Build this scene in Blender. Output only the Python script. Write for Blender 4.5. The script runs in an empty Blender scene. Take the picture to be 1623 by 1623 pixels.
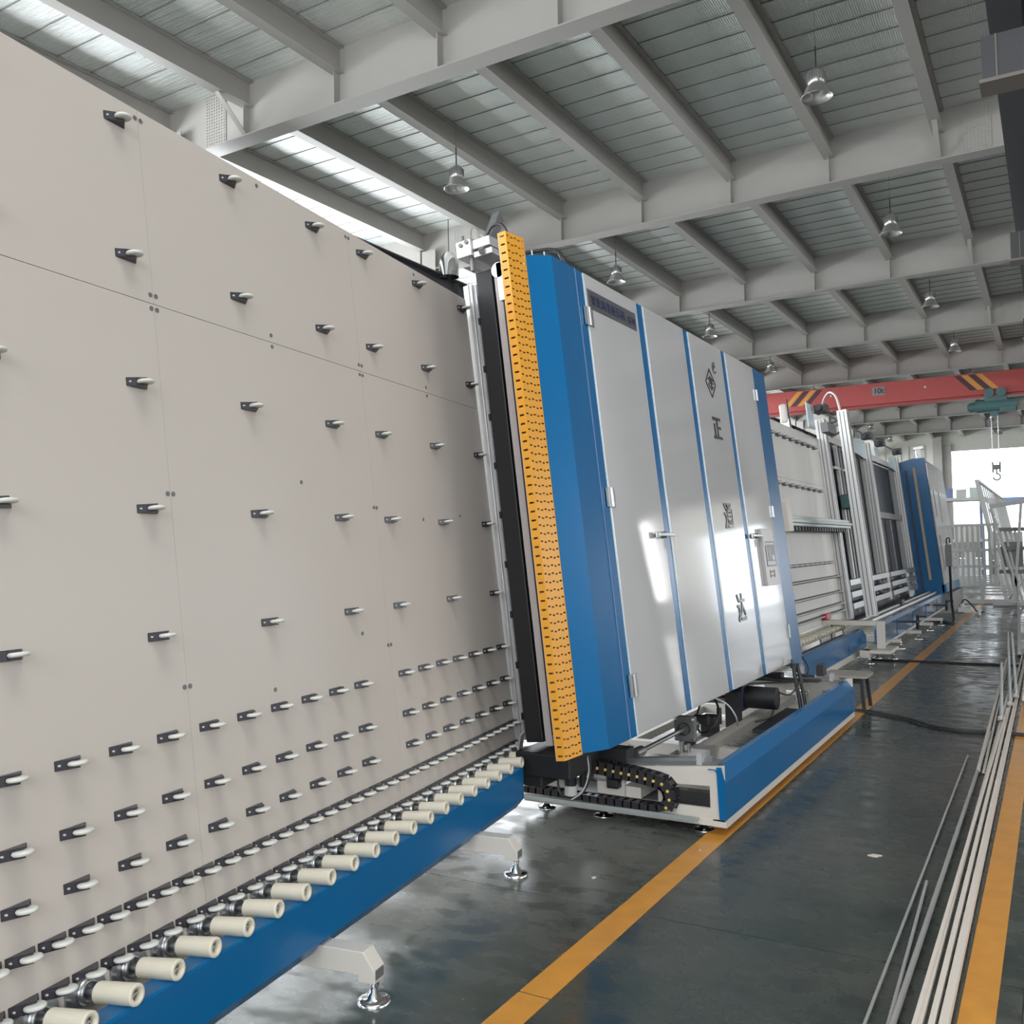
import bpy, math, random
from mathutils import Matrix, Vector
random.seed(7)
C = bpy.context.scene.collection
R = math.radians
PI = math.pi

# ---------------------------------------------------------------- camera
cd = bpy.data.cameras.new('camera')
cam = bpy.data.objects.new('camera', cd); C.objects.link(cam)
cd.sensor_fit = 'HORIZONTAL'; cd.sensor_width = 36.0
cd.lens = 36.0 * 1473.3 / 1623.0
cd.clip_end = 400
yaw, pit, rol = R(30.3), R(2.29), R(-1.09)
f0 = Vector((-math.sin(yaw), math.cos(yaw), 0)); r0 = Vector((math.cos(yaw), math.sin(yaw), 0)); u0 = Vector((0, 0, 1))
fw = f0 * math.cos(pit) + u0 * math.sin(pit); up = u0 * math.cos(pit) - f0 * math.sin(pit)
rt = r0 * math.cos(rol) + up * math.sin(rol); up2 = up * math.cos(rol) - r0 * math.sin(rol)
mw = Matrix((rt, up2, -fw)).transposed().to_4x4(); mw.translation = (0, 0, 1.55)
cam.matrix_world = mw
bpy.context.scene.camera = cam

# ---------------------------------------------------------------- world, lights, exposure
sc = bpy.context.scene
sc.view_settings.view_transform = 'Standard'; sc.view_settings.look = 'None'
sc.view_settings.gamma = 1.0; sc.view_settings.use_curve_mapping = False
sc.view_settings.exposure = 0.06
w = bpy.data.worlds.new('world'); sc.world = w; w.use_nodes = True
bg = w.node_tree.nodes['Background']
bg.inputs[0].default_value = (0.86, 0.93, 1.0, 1); bg.inputs[1].default_value = 5.0

def area(name, loc, rot, sx, sy, power, col=(1, 1, 1)):
    l = bpy.data.lights.new(name, 'AREA'); l.shape = 'RECTANGLE'; l.size = sx; l.size_y = sy
    l.energy = power; l.color = col
    o = bpy.data.objects.new(name, l); C.objects.link(o); o.location = loc; o.rotation_euler = rot
    return o
# daylight entering through the windows of the two side walls and the rear wall
for yc in (2, 18, 34, 50, 66):
    area('window_daylight_west', (-17.85, yc, 6.0), (0, R(-90), 0), 3.4, 11.0, 1350, (0.93, 0.97, 1.0))
for yc in (2, 18, 34):
    area('window_daylight_east', (23.85, yc, 5.6), (0, R(90), 0), 3.4, 11.0, 900 if yc < 3 else 450, (1.0, 0.98, 0.95))
area('added_overhead_fill', (0.6, 0.6, 9.4), (0, 0, 0), 2.4, 5.0, 400)  # unseen fill light added overhead to brighten the top of the near board
area('window_daylight_corner', (23.85, 69.5, 5.8), (0, R(90), 0), 6.4, 3.2, 1500)
area('window_daylight_south', (-2, -7.85, 5.2), (R(90), 0, 0), 24.0, 5.0, 700, (1.0, 0.97, 0.93))

# ---------------------------------------------------------------- materials
def mat(name, col, rough=0.5, metal=0.0, spec=0.5, bump=0.0, bscale=60, var=0.0, vscale=4, coat=0.0, emit=None, alpha=None, stretch=None):
    m = bpy.data.materials.new(name); m.use_nodes = True
    nt = m.node_tree; b = nt.nodes['Principled BSDF']
    b.inputs['Base Color'].default_value = (*col, 1); b.inputs['Roughness'].default_value = rough
    b.inputs['Metallic'].default_value = metal; b.inputs['Specular IOR Level'].default_value = spec
    b.inputs['Coat Weight'].default_value = coat; b.inputs['Coat Roughness'].default_value = 0.08
    if emit:
        b.inputs['Emission Color'].default_value = (*emit[:3], 1); b.inputs['Emission Strength'].default_value = emit[3]
    tc = nt.nodes.new('ShaderNodeTexCoord'); mp = nt.nodes.new('ShaderNodeMapping')
    nt.links.new(tc.outputs['Object'], mp.inputs[0])
    if stretch: mp.inputs['Scale'].default_value = stretch
    n = nt.nodes.new('ShaderNodeTexNoise'); n.inputs['Scale'].default_value = vscale; n.inputs['Detail'].default_value = 5
    nt.links.new(mp.outputs[0], n.inputs['Vector'])
    mx = nt.nodes.new('ShaderNodeMix'); mx.data_type = 'RGBA'
    v = max(var, 0.02)
    mx.inputs[6].default_value = (*[c * (1 - v) for c in col], 1); mx.inputs[7].default_value = (*[min(1, c * (1 + v)) for c in col], 1)
    nt.links.new(n.outputs['Fac'], mx.inputs[0]); nt.links.new(mx.outputs[2], b.inputs['Base Color'])
    if bump > 0:
        n2 = nt.nodes.new('ShaderNodeTexNoise'); n2.inputs['Scale'].default_value = bscale; n2.inputs['Detail'].default_value = 3
        nt.links.new(mp.outputs[0], n2.inputs['Vector'])
        bp = nt.nodes.new('ShaderNodeBump'); bp.inputs['Strength'].default_value = bump; bp.inputs['Distance'].default_value = 0.01
        nt.links.new(n2.outputs['Fac'], bp.inputs['Height']); nt.links.new(bp.outputs[0], b.inputs['Normal'])
    return m

M = {}
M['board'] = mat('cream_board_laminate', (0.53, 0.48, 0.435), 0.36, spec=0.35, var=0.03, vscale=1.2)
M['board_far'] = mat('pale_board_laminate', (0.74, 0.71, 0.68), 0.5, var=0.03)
M['paint'] = mat('off_white_frame_paint', (0.60, 0.56, 0.51), 0.4, var=0.04, vscale=3)
M['blue'] = mat('blue_gloss_paint', (0.0, 0.11, 0.29), 0.25, spec=0.35, bump=0.03, bscale=3, var=0.05)
M['door'] = mat('white_gloss_door_paint', (0.48, 0.47, 0.475), 0.075, spec=0.7, bump=0.035, bscale=1.1, var=0.02)
M['edge'] = mat('pale_door_edge', (0.62, 0.74, 0.80), 0.3)
M['yellow'] = mat('amber_powder_coat', (0.74, 0.33, 0.03), 0.35, var=0.04)
M['black'] = mat('black_rubber', (0.012, 0.012, 0.014), 0.5, var=0.1)
M['dark'] = mat('dark_machine_metal', (0.045, 0.045, 0.05), 0.45, metal=0.3, var=0.2, vscale=9)
M['bracket'] = mat('black_plated_bracket', (0.04, 0.038, 0.048), 0.35, metal=0.2)
M['wheel'] = mat('translucent_white_nylon', (0.62, 0.62, 0.58), 0.35, var=0.03)
M['roller'] = mat('cream_nylon_sleeve', (0.66, 0.61, 0.50), 0.5, var=0.06, vscale=40, stretch=(1, 8, 8))
M['chrome'] = mat('chrome_plate', (0.75, 0.75, 0.76), 0.12, metal=1.0)
M['steel'] = mat('brushed_steel', (0.45, 0.46, 0.47), 0.32, metal=0.9, var=0.1, vscale=20)
M['alu'] = mat('anodised_aluminium', (0.60, 0.59, 0.58), 0.38, metal=0.55, var=0.03)
M['zinc'] = mat('galvanised_strip', (0.42, 0.46, 0.45), 0.4, metal=0.5, var=0.08, vscale=15)
M['girder'] = mat('grey_girder_paint', (0.43, 0.41, 0.385), 0.55, var=0.05, vscale=2)
M['brown'] = mat('brown_edge_strip', (0.20, 0.13, 0.10), 0.5)
M['seal'] = mat('pale_seal_strip', (0.52, 0.46, 0.45), 0.5)
M['red'] = mat('red_crane_paint', (0.40, 0.065, 0.058), 0.45, var=0.05)
M['stripe'] = mat('orange_floor_paint', (0.60, 0.27, 0.045), 0.3, var=0.22, vscale=9, bump=0.05, bscale=30)
M['craneyel'] = mat('crane_amber', (0.60, 0.28, 0.05), 0.5)
M['craneblk'] = mat('crane_black', (0.06, 0.025, 0.03), 0.5)
M['green'] = mat('hoist_grey_green', (0.07, 0.15, 0.15), 0.5, var=0.1)
M['wall'] = mat('cream_cladding', (0.62, 0.61, 0.55), 0.6, var=0.04)
M['concrete'] = mat('concrete', (0.30, 0.31, 0.30), 0.8, var=0.1)
M['glass_dark'] = mat('dark_press_panel', (0.014, 0.018, 0.028), 0.55, var=0.15, vscale=3)
M['greyp'] = mat('grey_side_panel', (0.22, 0.22, 0.215), 0.5)
M['plate'] = mat('grey_sign_plate', (0.105, 0.105, 0.12), 0.35, metal=0.3)
M['ink'] = mat('navy_sign_ink', (0.02, 0.03, 0.09), 0.4)
M['letter'] = mat('dark_steel_lettering', (0.11, 0.11, 0.11), 0.25, metal=0.7)
M['panel'] = mat('control_panel_face', (0.42, 0.39, 0.385), 0.3)
M['maroon'] = mat('maroon_print', (0.16, 0.03, 0.035), 0.4)
M['redplastic'] = mat('red_plastic', (0.45, 0.02, 0.04), 0.35)
M['wood'] = mat('worn_wood', (0.30, 0.275, 0.245), 0.6, var=0.15, vscale=8)
M['white'] = mat('white_profile_plastic', (0.66, 0.60, 0.54), 0.4, var=0.03)
M['film'] = mat('clear_film_wrap', (0.55, 0.58, 0.58), 0.15, var=0.1, vscale=20, bump=0.4, bscale=50)
M['rack'] = mat('white_rack_paint', (0.58, 0.58, 0.56), 0.45, var=0.05)
M['tan'] = mat('tan_strip', (0.45, 0.33, 0.23), 0.5)
M['cable'] = mat('black_cable_jacket', (0.02, 0.02, 0.022), 0.45)
M['motor'] = mat('navy_motor_paint', (0.012, 0.018, 0.045), 0.4)
M['greycast'] = mat('grey_casting', (0.17, 0.17, 0.17), 0.45, metal=0.3, var=0.1, vscale=20)
M['chainblk'] = mat('black_chain_nylon', (0.02, 0.018, 0.022), 0.45)
M['pin'] = mat('yellow_chain_pin', (0.70, 0.50, 0.12), 0.4)
M['lampgrey'] = mat('spun_aluminium', (0.62, 0.61, 0.60), 0.3, metal=0.8)
M['bluep'] = mat('shelf_blue_paint', (0.18, 0.25, 0.42), 0.5)

def floor_mat():
    m = bpy.data.materials.new('dark_green_epoxy'); m.use_nodes = True
    nt = m.node_tree; b = nt.nodes['Principled BSDF']; L = nt.links.new
    tc = nt.nodes.new('ShaderNodeTexCoord')
    n1 = nt.nodes.new('ShaderNodeTexNoise'); n1.inputs['Scale'].default_value = 0.55; n1.inputs['Detail'].default_value = 6; n1.inputs['Roughness'].default_value = 0.6
    n2 = nt.nodes.new('ShaderNodeTexNoise'); n2.inputs['Scale'].default_value = 7; n2.inputs['Detail'].default_value = 8
    mp = nt.nodes.new('ShaderNodeMapping'); mp.inputs['Scale'].default_value = (0.8, 1.25, 1)
    L(tc.outputs['Object'], n1.inputs['Vector']); L(tc.outputs['Object'], mp.inputs[0]); L(mp.outputs[0], n2.inputs['Vector'])
    r1 = nt.nodes.new('ShaderNodeValToRGB'); e = r1.color_ramp.elements
    e[0].position = 0.36; e[0].color = (0.024, 0.040, 0.037, 1); e[1].position = 0.62; e[1].color = (0.078, 0.078, 0.070, 1)
    L(n1.outputs['Fac'], r1.inputs[0])
    r2 = nt.nodes.new('ShaderNodeValToRGB'); e = r2.color_ramp.elements
    e[0].position = 0.3; e[0].color = (0.86, 0.86, 0.86, 1); e[1].position = 0.75; e[1].color = (1.25, 1.25, 1.2, 1)
    L(n2.outputs['Fac'], r2.inputs[0])
    mx = nt.nodes.new('ShaderNodeMix'); mx.data_type = 'RGBA'; mx.blend_type = 'MULTIPLY'; mx.inputs[0].default_value = 1
    L(r1.outputs[0], mx.inputs[6]); L(r2.outputs[0], mx.inputs[7])
    # base colour blends to paler grey towards the machine line, broken by noise
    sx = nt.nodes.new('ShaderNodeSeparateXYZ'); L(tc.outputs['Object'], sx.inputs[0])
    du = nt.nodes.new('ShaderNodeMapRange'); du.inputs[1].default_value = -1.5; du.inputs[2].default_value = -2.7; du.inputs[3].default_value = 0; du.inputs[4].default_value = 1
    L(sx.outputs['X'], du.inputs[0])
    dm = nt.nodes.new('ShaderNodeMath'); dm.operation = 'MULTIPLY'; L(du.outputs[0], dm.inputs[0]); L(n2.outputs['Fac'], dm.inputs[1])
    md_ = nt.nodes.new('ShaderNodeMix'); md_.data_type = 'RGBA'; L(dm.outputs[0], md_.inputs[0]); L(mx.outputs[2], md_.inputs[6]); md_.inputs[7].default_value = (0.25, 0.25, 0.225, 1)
    L(md_.outputs[2], b.inputs['Base Color'])
    r3 = nt.nodes.new('ShaderNodeMapRange'); r3.inputs[3].default_value = 0.12; r3.inputs[4].default_value = 0.50
    mxr = nt.nodes.new('ShaderNodeMath'); mxr.operation = 'MULTIPLY_ADD'; mxr.inputs[1].default_value = 0.6
    L(n1.outputs['Fac'], mxr.inputs[0]); L(n2.outputs['Fac'], mxr.inputs[2]); r3.inputs[1].default_value = 0.6; r3.inputs[2].default_value = 1.1
    L(mxr.outputs[0], r3.inputs[0]); L(r3.outputs[0], b.inputs['Roughness'])
    bp = nt.nodes.new('ShaderNodeBump'); bp.inputs['Strength'].default_value = 0.12; bp.inputs['Distance'].default_value = 0.01
    n4 = nt.nodes.new('ShaderNodeTexNoise'); n4.inputs['Scale'].default_value = 2.2; n4.inputs['Detail'].default_value = 4
    L(tc.outputs['Object'], n4.inputs['Vector'])
    L(n4.outputs['Fac'], bp.inputs['Height']); L(bp.outputs[0], b.inputs['Normal'])
    b.inputs['Specular IOR Level'].default_value = 0.6
    return m
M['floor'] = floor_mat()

def foil_mat():
    m = bpy.data.materials.new('roof_insulation_foil'); m.use_nodes = True
    nt = m.node_tree; b = nt.nodes['Principled BSDF']; L = nt.links.new
    tc = nt.nodes.new('ShaderNodeTexCoord')
    mp = nt.nodes.new('ShaderNodeMapping'); mp.inputs['Scale'].default_value = (1.2, 14, 1)
    L(tc.outputs['Object'], mp.inputs[0])
    n1 = nt.nodes.new('ShaderNodeTexNoise'); n1.inputs['Scale'].default_value = 1.6; n1.inputs['Detail'].default_value = 4
    L(mp.outputs[0], n1.inputs['Vector'])
    wv = nt.nodes.new('ShaderNodeTexWave'); wv.bands_direction = 'X'; wv.inputs['Scale'].default_value = 9; wv.inputs['Distortion'].default_value = 1.5
    L(tc.outputs['Object'], wv.inputs['Vector'])
    ad = nt.nodes.new('ShaderNodeMath'); ad.operation = 'MULTIPLY_ADD'; ad.inputs[1].default_value = 0.12
    L(wv.outputs['Fac'], ad.inputs[0]); L(n1.outputs['Fac'], ad.inputs[2])
    bp = nt.nodes.new('ShaderNodeBump'); bp.inputs['Strength'].default_value = 0.8; bp.inputs['Distance'].default_value = 0.04
    L(ad.outputs[0], bp.inputs['Height']); L(bp.outputs[0], b.inputs['Normal'])
    n3 = nt.nodes.new('ShaderNodeTexNoise'); n3.inputs['Scale'].default_value = 0.5; L(tc.outputs['Object'], n3.inputs['Vector'])
    r = nt.nodes.new('ShaderNodeValToRGB'); r.color_ramp.elements[0].position = 0.35; r.color_ramp.elements[0].color = (0.66, 0.72, 0.70, 1)
    r.color_ramp.elements[1].position = 0.65; r.color_ramp.elements[1].color = (0.86, 0.88, 0.85, 1)
    L(n3.outputs['Fac'], r.inputs[0]); L(r.outputs[0], b.inputs['Base Color'])
    b.inputs['Metallic'].default_value = 0.38; b.inputs['Roughness'].default_value = 0.32
    return m
M['foil'] = foil_mat()

# ---------------------------------------------------------------- mesh builder
class MB:
    def __init__(s, X=None): s.v = []; s.f = []; s.sm = []; s.mi = []; s.X = X; s.cur = 0
    def P(s, p):
        p = Vector(p)
        if s.X is not None: p = s.X @ p
        s.v.append(tuple(p)); return len(s.v) - 1
    def F(s, idx, smooth=False): s.f.append(tuple(idx)); s.sm.append(smooth); s.mi.append(s.cur)
    def poly(s, pts): s.F([s.P(p) for p in pts])
    def bb(s, x0, x1, y0, y1, z0, z1):
        if x0 > x1: x0, x1 = x1, x0
        if y0 > y1: y0, y1 = y1, y0
        if z0 > z1: z0, z1 = z1, z0
        i = [s.P(p) for p in ((x0, y0, z0), (x1, y0, z0), (x1, y1, z0), (x0, y1, z0), (x0, y0, z1), (x1, y0, z1), (x1, y1, z1), (x0, y1, z1))]
        for q in ((3, 2, 1, 0), (4, 5, 6, 7), (0, 1, 5, 4), (1, 2, 6, 5), (2, 3, 7, 6), (3, 0, 4, 7)): s.F([i[k] for k in q])
        return s
    def c(s, cx, cy, cz, sx, sy, sz): return s.bb(cx - sx / 2, cx + sx / 2, cy - sy / 2, cy + sy / 2, cz - sz / 2, cz + sz / 2)
    def cyl(s, p0, p1, r, n=14, r2=None, caps=True):
        p0 = Vector(p0); p1 = Vector(p1); r2 = r if r2 is None else r2
        d = (p1 - p0).normalized(); a = Vector((0, 0, 1)) if abs(d.z) < 0.9 else Vector((1, 0, 0))
        e1 = d.cross(a).normalized(); e2 = d.cross(e1)
        def ring(c, q): return [s.P(c + e1 * (q * math.cos(2 * PI * k / n)) + e2 * (q * math.sin(2 * PI * k / n))) for k in range(n)]
        a0 = ring(p0, r); a1 = ring(p1, r2)
        for k in range(n): s.F((a0[k], a0[(k + 1) % n], a1[(k + 1) % n], a1[k]), True)
        if caps:
            s.F(ring(p0, r)[::-1]) ; s.F(ring(p1, r2))
        return s
    def lathe(s, prof, n=24, axis='z', o=(0, 0, 0)):
        o = Vector(o); rings = []
        for (r, z) in prof:
            rr = []
            for k in range(n):
                c, q = math.cos(2 * PI * k / n) * r, math.sin(2 * PI * k / n) * r
                rr.append(s.P(o + Vector({'z': (c, q, z), 'x': (z, c, q), 'y': (q, z, c)}[axis])))
            rings.append(rr)
        for a, b in zip(rings, rings[1:]):
            for k in range(n): s.F((a[k], a[(k + 1) % n], b[(k + 1) % n], b[k]), True)
        return s
    def tube(s, pts, r, n=8):
        pts = [Vector(p) for p in pts]; rings = []; pe = None
        for i, p in enumerate(pts):
            d = (pts[min(i + 1, len(pts) - 1)] - pts[max(i - 1, 0)]).normalized()
            if pe is None:
                a = Vector((0, 0, 1)) if abs(d.z) < 0.9 else Vector((1, 0, 0)); e1 = d.cross(a).normalized()
            else: e1 = (pe - d * pe.dot(d)).normalized()
            pe = e1; e2 = d.cross(e1)
            rings.append([s.P(p + e1 * (r * math.cos(2 * PI * k / n)) + e2 * (r * math.sin(2 * PI * k / n))) for k in range(n)])
        for a, b in zip(rings, rings[1:]):
            for k in range(n): s.F((a[k], a[(k + 1) % n], b[(k + 1) % n], b[k]), True)
        s.F(rings[0][::-1]); s.F(rings[-1]); return s
    def prism(s, poly, y0, y1, plane='xz'):
        def q(a, b, t): return {'xz': (a, t, b), 'xy': (a, b, t), 'yz': (t, a, b)}[plane]
        A = [s.P(q(a, b, y0)) for a, b in poly]; B = [s.P(q(a, b, y1)) for a, b in poly]; n = len(poly)
        s.F(A); s.F(B[::-1])
        for k in range(n): s.F((A[(k + 1) % n], A[k], B[k], B[(k + 1) % n]))
        return s
    def mesh(s, name, m):
        me = bpy.data.meshes.new(name); me.from_pydata(s.v, [], s.f)
        ms = m if isinstance(m, (list, tuple)) else [m]
        for k in ms: me.materials.append(M[k] if isinstance(k, str) else k)
        for p, sm, mi in zip(me.polygons, s.sm, s.mi): p.use_smooth = sm; p.material_index = mi
        me.update(); return me

def spline(pts, k=6):
    P = [Vector(p) for p in pts]; out = []
    for i in range(len(P) - 1):
        a = P[max(i - 1, 0)]; b = P[i]; c = P[i + 1]; d = P[min(i + 2, len(P) - 1)]
        for j in range(k):
            t = j / k
            out.append(0.5 * ((2 * b) + (c - a) * t + (2 * a - 5 * b + 4 * c - d) * t * t + (3 * b - a - 3 * c + d) * t ** 3))
    out.append(P[-1]); return out

def obj(name, me, parent=None, loc=(0, 0, 0), rot=(0, 0, 0), label=None, bev=0):
    o = bpy.data.objects.new(name, me); C.objects.link(o)
    if parent is not None: o.parent = parent
    o.location = loc; o.rotation_euler = rot
    if label: o['label'] = label
    if bev:
        b = o.modifiers.new('bevel', 'BEVEL'); b.width = bev; b.segments = 2; b.limit_method = 'ANGLE'
    return o
def thing(name, label, cat, loc=(0, 0, 0), rz=0, group=None, me=None):
    o = bpy.data.objects.new(name, me); C.objects.link(o); o.location = loc; o.rotation_euler = (0, 0, rz)
    o['label'] = label; o['category'] = cat
    if group: o['group'] = group
    return o
def struct(name, me, loc=(0, 0, 0)):
    o = obj(name, me, None, loc); o['kind'] = 'structure'; return o
def dup(root, loc, label=None, rz=None):
    def cp(o, par):
        c = o.copy(); C.objects.link(c)
        if par is not None: c.parent = par
        for ch in kids.get(o.name, []): cp(ch, c)
        return c
    kids = {}
    for o in C.objects:
        if o.parent: kids.setdefault(o.parent.name, []).append(o)
    r = cp(root, None); r.location = loc
    if label: r['label'] = label
    if rz is not None: r.rotation_euler = (0, 0, rz)
    return r

LEAN = R(6.0)
def leanM(x0):      # machine-frame -> board frame: (u outward, y along, v up the lean)
    return Matrix.Translation((x0, 0, 0)) @ Matrix.Rotation(-LEAN, 4, 'Y')

# ---------------------------------------------------------------- building shell
XL, XR, YB, YF = -18.0, 24.0, -8.0, 75.0
SL = math.tan(R(0.55))
fl = struct('floor', MB().bb(XL, XR, YB, YF, -0.25, -0.03).mesh('floor', 'concrete'))
ys = [3.70 + 3.87 * k for k in range(-3, 19)]; ys = [YB] + [y for y in ys if YB + .5 < y < YF - .5] + [YF]
xs = [XL, -12, -6, -0.15, 6, 13, XR]
for a, b in zip(ys, ys[1:]):
    for c, d in zip(xs, xs[1:]):
        if a > 35 and c < -6: continue
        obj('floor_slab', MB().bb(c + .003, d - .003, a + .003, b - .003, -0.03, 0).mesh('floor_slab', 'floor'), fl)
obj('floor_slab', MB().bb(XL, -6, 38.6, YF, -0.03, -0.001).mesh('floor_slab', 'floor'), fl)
for (c, d, y0, y1) in ((-1.68, -1.56, -1, 60), (-0.335, -0.225, -1, 60)):
    b = MB(); y = y0
    while y < y1:
        b.bb(c + random.uniform(-.003, .003), d, y, y + 3.86, 0.0, 0.0025); y += 3.87
    o = obj('painted_line', b.mesh('painted_line', 'stripe'), fl, label='orange painted floor line, worn at the edges')

# walls
wl = MB().bb(XL - .2, XL, YB, YF, 0, 4.1).bb(XL - .2, XL, YB, YF, 7.9, 10.3)
for y0, y1 in ((YB, -3.7), (7.7, 12.3), (23.7, 28.3), (39.7, 44.3), (55.7, 60.3), (71.7, YF)): wl.bb(XL - .2, XL, y0, y1, 4.1, 7.9)
wl = struct('wall_left', wl.mesh('wall_left', 'wall'))
wr = MB().bb(XR, XR + .2, YB, YF, 0, 3.9).bb(XR, XR + .2, YB, YF, 7.3, 10.5)
for y0, y1 in ((YB, -3.7), (7.7, 12.3), (23.7, 28.3), (39.7, 67.8), (71.2, YF)): wr.bb(XR, XR + .2, y0, y1, 3.9, 7.3)
wr = struct('wall_right', wr.mesh('wall_right', 'wall'))
wb = struct('wall_back', MB().bb(XL, XR, YB - .2, YB, 0, 2.5).bb(XL, XR, YB - .2, YB, 7.9, 10.5).bb(XL, -14, YB - .2, YB, 2.5, 7.9).bb(10, XR, YB - .2, YB, 2.5, 7.9).mesh('wall_back', 'wall'))
wf = MB().bb(XL, -7.0, YF, YF + .2, 0, 10.5).bb(-7.0, 0.5, YF, YF + .2, 8.1, 10.5).bb(0.5, 6.0, YF, YF + .2, 0, 10.5).bb(6, 14, YF, YF + .2, 0, 10.5).bb(14, 20.5, YF, YF + .2, 7.0, 10.5).bb(20.5, XR, YF, YF + .2, 0, 10.5)
wf = struct('wall_far', wf.mesh('wall_far', 'wall'))
rib = MB().bb(-.06, .06, -.06, 0, 0, 8.7).mesh('cladding_rib', 'wall')
for k in range(20):
    obj('cladding_rib', rib, wf, (-17.6 + k * 0.55, YF, 0))
wn = 0
for (x, yc, z0, z1, s) in [(XL, y, 4.1, 7.9, 1) for y in (2, 18, 34, 50, 66)] + [(XR, y, 3.9, 7.3, -1) for y in (2, 18, 34)]:
    wn += 1
    b = MB()
    for k in range(7):
        yy = yc - 5.7 + 1.9 * k; b.c(x - s * .1, yy, (z0 + z1) / 2, .08, .06, z1 - z0)
    b.c(x - s * .1, yc, (z0 + z1) / 2, .06, 11.4, .05)
    struct('window_%d' % wn, b.mesh('window', 'girder'))

# ceiling: roof deck > foil sheets, girders, purlins
def shear(b):
    b.v = [(x, y, z + SL * x) for x, y, z in b.v]; return b
ce = struct('ceiling', shear(MB().bb(XL - .2, XR + .2, YB - .2, YF + .2, 9.95, 10.05)).mesh('ceiling', 'girder'))
foil = []
fb = MB(); seg = 6; wd = 0.585
xsf = (XL, XR)
for k in range(seg):
    y0 = wd * k / seg; y1 = wd * (k + 1) / seg
    z0 = 9.635 - 0.012 * math.sin(PI * k / seg); z1 = 9.635 - 0.012 * math.sin(PI * (k + 1) / seg)
    fb.poly([(xsf[0], y0, z0), (xsf[0], y1, z1), (xsf[1], y1, z1), (xsf[1], y0, z0)])
fb = shear(fb)
for i in range(len(fb.sm)): fb.sm[i] = True
fme = fb.mesh('foil_sheet', 'foil')
y = 1.8
while y < 62:
    obj('foil_sheet', fme, ce, (0, y, 0)); y += 0.592
b = shear(MB().bb(XL, XR, YB, 1.8, 9.62, 9.64).bb(XL, XR, 62, YF, 9.62, 9.64)); obj('foil_lining', b.mesh('foil_lining', 'foil'), ce)
b = MB(); yy = 1.795
while yy < 62: b.bb(XL, XR, yy - .006, yy + .002, 9.622, 9.645); yy += .592
sm = obj('seam_tape', shear(b).mesh('seam_tape', 'greyp'), ce); sm['kind'] = 'stuff'
PX = [20.3, 22.3, -17.4, -15.45, -13.48, -11.5, -9.52, -7.55, -5.57, -3.6, -1.63, 0.34, 2.32, 4.3, 6.3, 8.3, 10.3, 12.3, 14.3, 16.3, 18.3]
GY = [3.40 + 7.75 * k for k in range(0, 10)]
# girder mesh (shared), local y=0 at web
b = MB().bb(XL, XR, -.175, .175, 8.645, 8.665).bb(XL, XR, -.006, .006, 8.66, 9.70).bb(XL, XR, -.15, .15, 9.70, 9.72)
gme = shear(b).mesh('girder', 'girder')
stf = MB().bb(-.006, .006, -.15, -.006, 8.66, 9.70).bb(-.006, .006, .006, .15, 8.66, 9.70).mesh('stiffener', 'girder')
spl = MB().bb(-.25, .25, -.024, .024, 8.70, 9.62)
bol = MB()
for i in range(8):
    for j in range(17):
        bol.cyl((-.21 + .06 * i, -.036, 8.74 + .052 * j), (-.21 + .06 * i, -.02, 8.74 + .052 * j), .013, 5)
splm = spl.mesh('splice_plate', 'girder'); bolm = bol.mesh('splice_bolts', 'girder')
for gi, gy in enumerate(GY[:-1]):
    g = obj('girder', gme, ce, (0, gy, 0))
    for x in PX:
        if x > 8 and gi > 2: continue
        obj('stiffener', stf, g, (x, 0, SL * x))
    if gi < 6:
        for x in (-12.3, -1.0):
            p = obj('splice_plate', splm, g, (x, 0, SL * x))
            q = obj('splice_bolts', bolm, g, (x, 0, SL * x)); q['kind'] = 'stuff'
pb = MB().bb(-.10, .10, YB, YF, 9.19, 9.202).bb(-.005, .005, YB, YF, 9.20, 9.60).bb(-.10, .10, YB, YF, 9.60, 9.612)
pme = pb.mesh('roof_beam', 'girder')
for x in PX: obj('roof_beam', pme, ce, (x, 0, SL * x))
# fly braces from beam to girder flange
kb = MB(); kb.X = None
def bar(b, p0, p1, wx, wy):
    p0 = Vector(p0); p1 = Vector(p1); d = (p1 - p0).normalized(); a = Vector((1, 0, 0)) if abs(d.x) < .9 else Vector((0, 1, 0))
    e1 = d.cross(a).normalized(); e2 = d.cross(e1)
    c = []
    for p in (p0, p1):
        for sx, sy in ((-1, -1), (1, -1), (1, 1), (-1, 1)): c.append(b.P(p + e1 * (sx * wx / 2) + e2 * (sy * wy / 2)))
    for q in ((3, 2, 1, 0), (4, 5, 6, 7), (0, 1, 5, 4), (1, 2, 6, 5), (2, 3, 7, 6), (3, 0, 4, 7)): b.F([c[k] for k in q])
    return b
bar(kb, (0, -.72, 9.18), (0, -.10, 8.68), .012, .09)
kme = kb.mesh('fly_brace', 'girder')
for gy in GY[1:5]:
    for x in (-11.5, -1.63): obj('fly_brace', kme, ce, (x, gy, SL * x))
# columns
cb = MB().bb(-.2, .2, -.18, -.16, 0, 9).bb(-.2, .2, .16, .18, 0, 9).bb(-.006, .006, -.16, .16, 0, 9).mesh('column', 'girder')
for gy in GY[:-1]:
    for x, par in ((-13.2, wl), (0.45, wr)):
        if x > 0 and gy < 8: continue
        obj('column', cb, par, (x, gy, 0))
b = MB().bb(-7.6, -7.0, YF - .5, YF - .05, 0, 9.2).bb(-7.0, -6.4, YF - .2, YF - .02, 0, 8.6)
for k in range(6): b.bb(-6.95 + .0, -6.75, YF - .26, YF - .2, 1 + 1.3 * k, 1.05 + 1.3 * k)
obj('door_post', b.mesh('door_post', 'girder'), wf)
# outside ground
struct('ground', MB().bb(-60, 60, YF + .2, YF + 90, -0.3, -.02).mesh('ground', 'concrete'))

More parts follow.
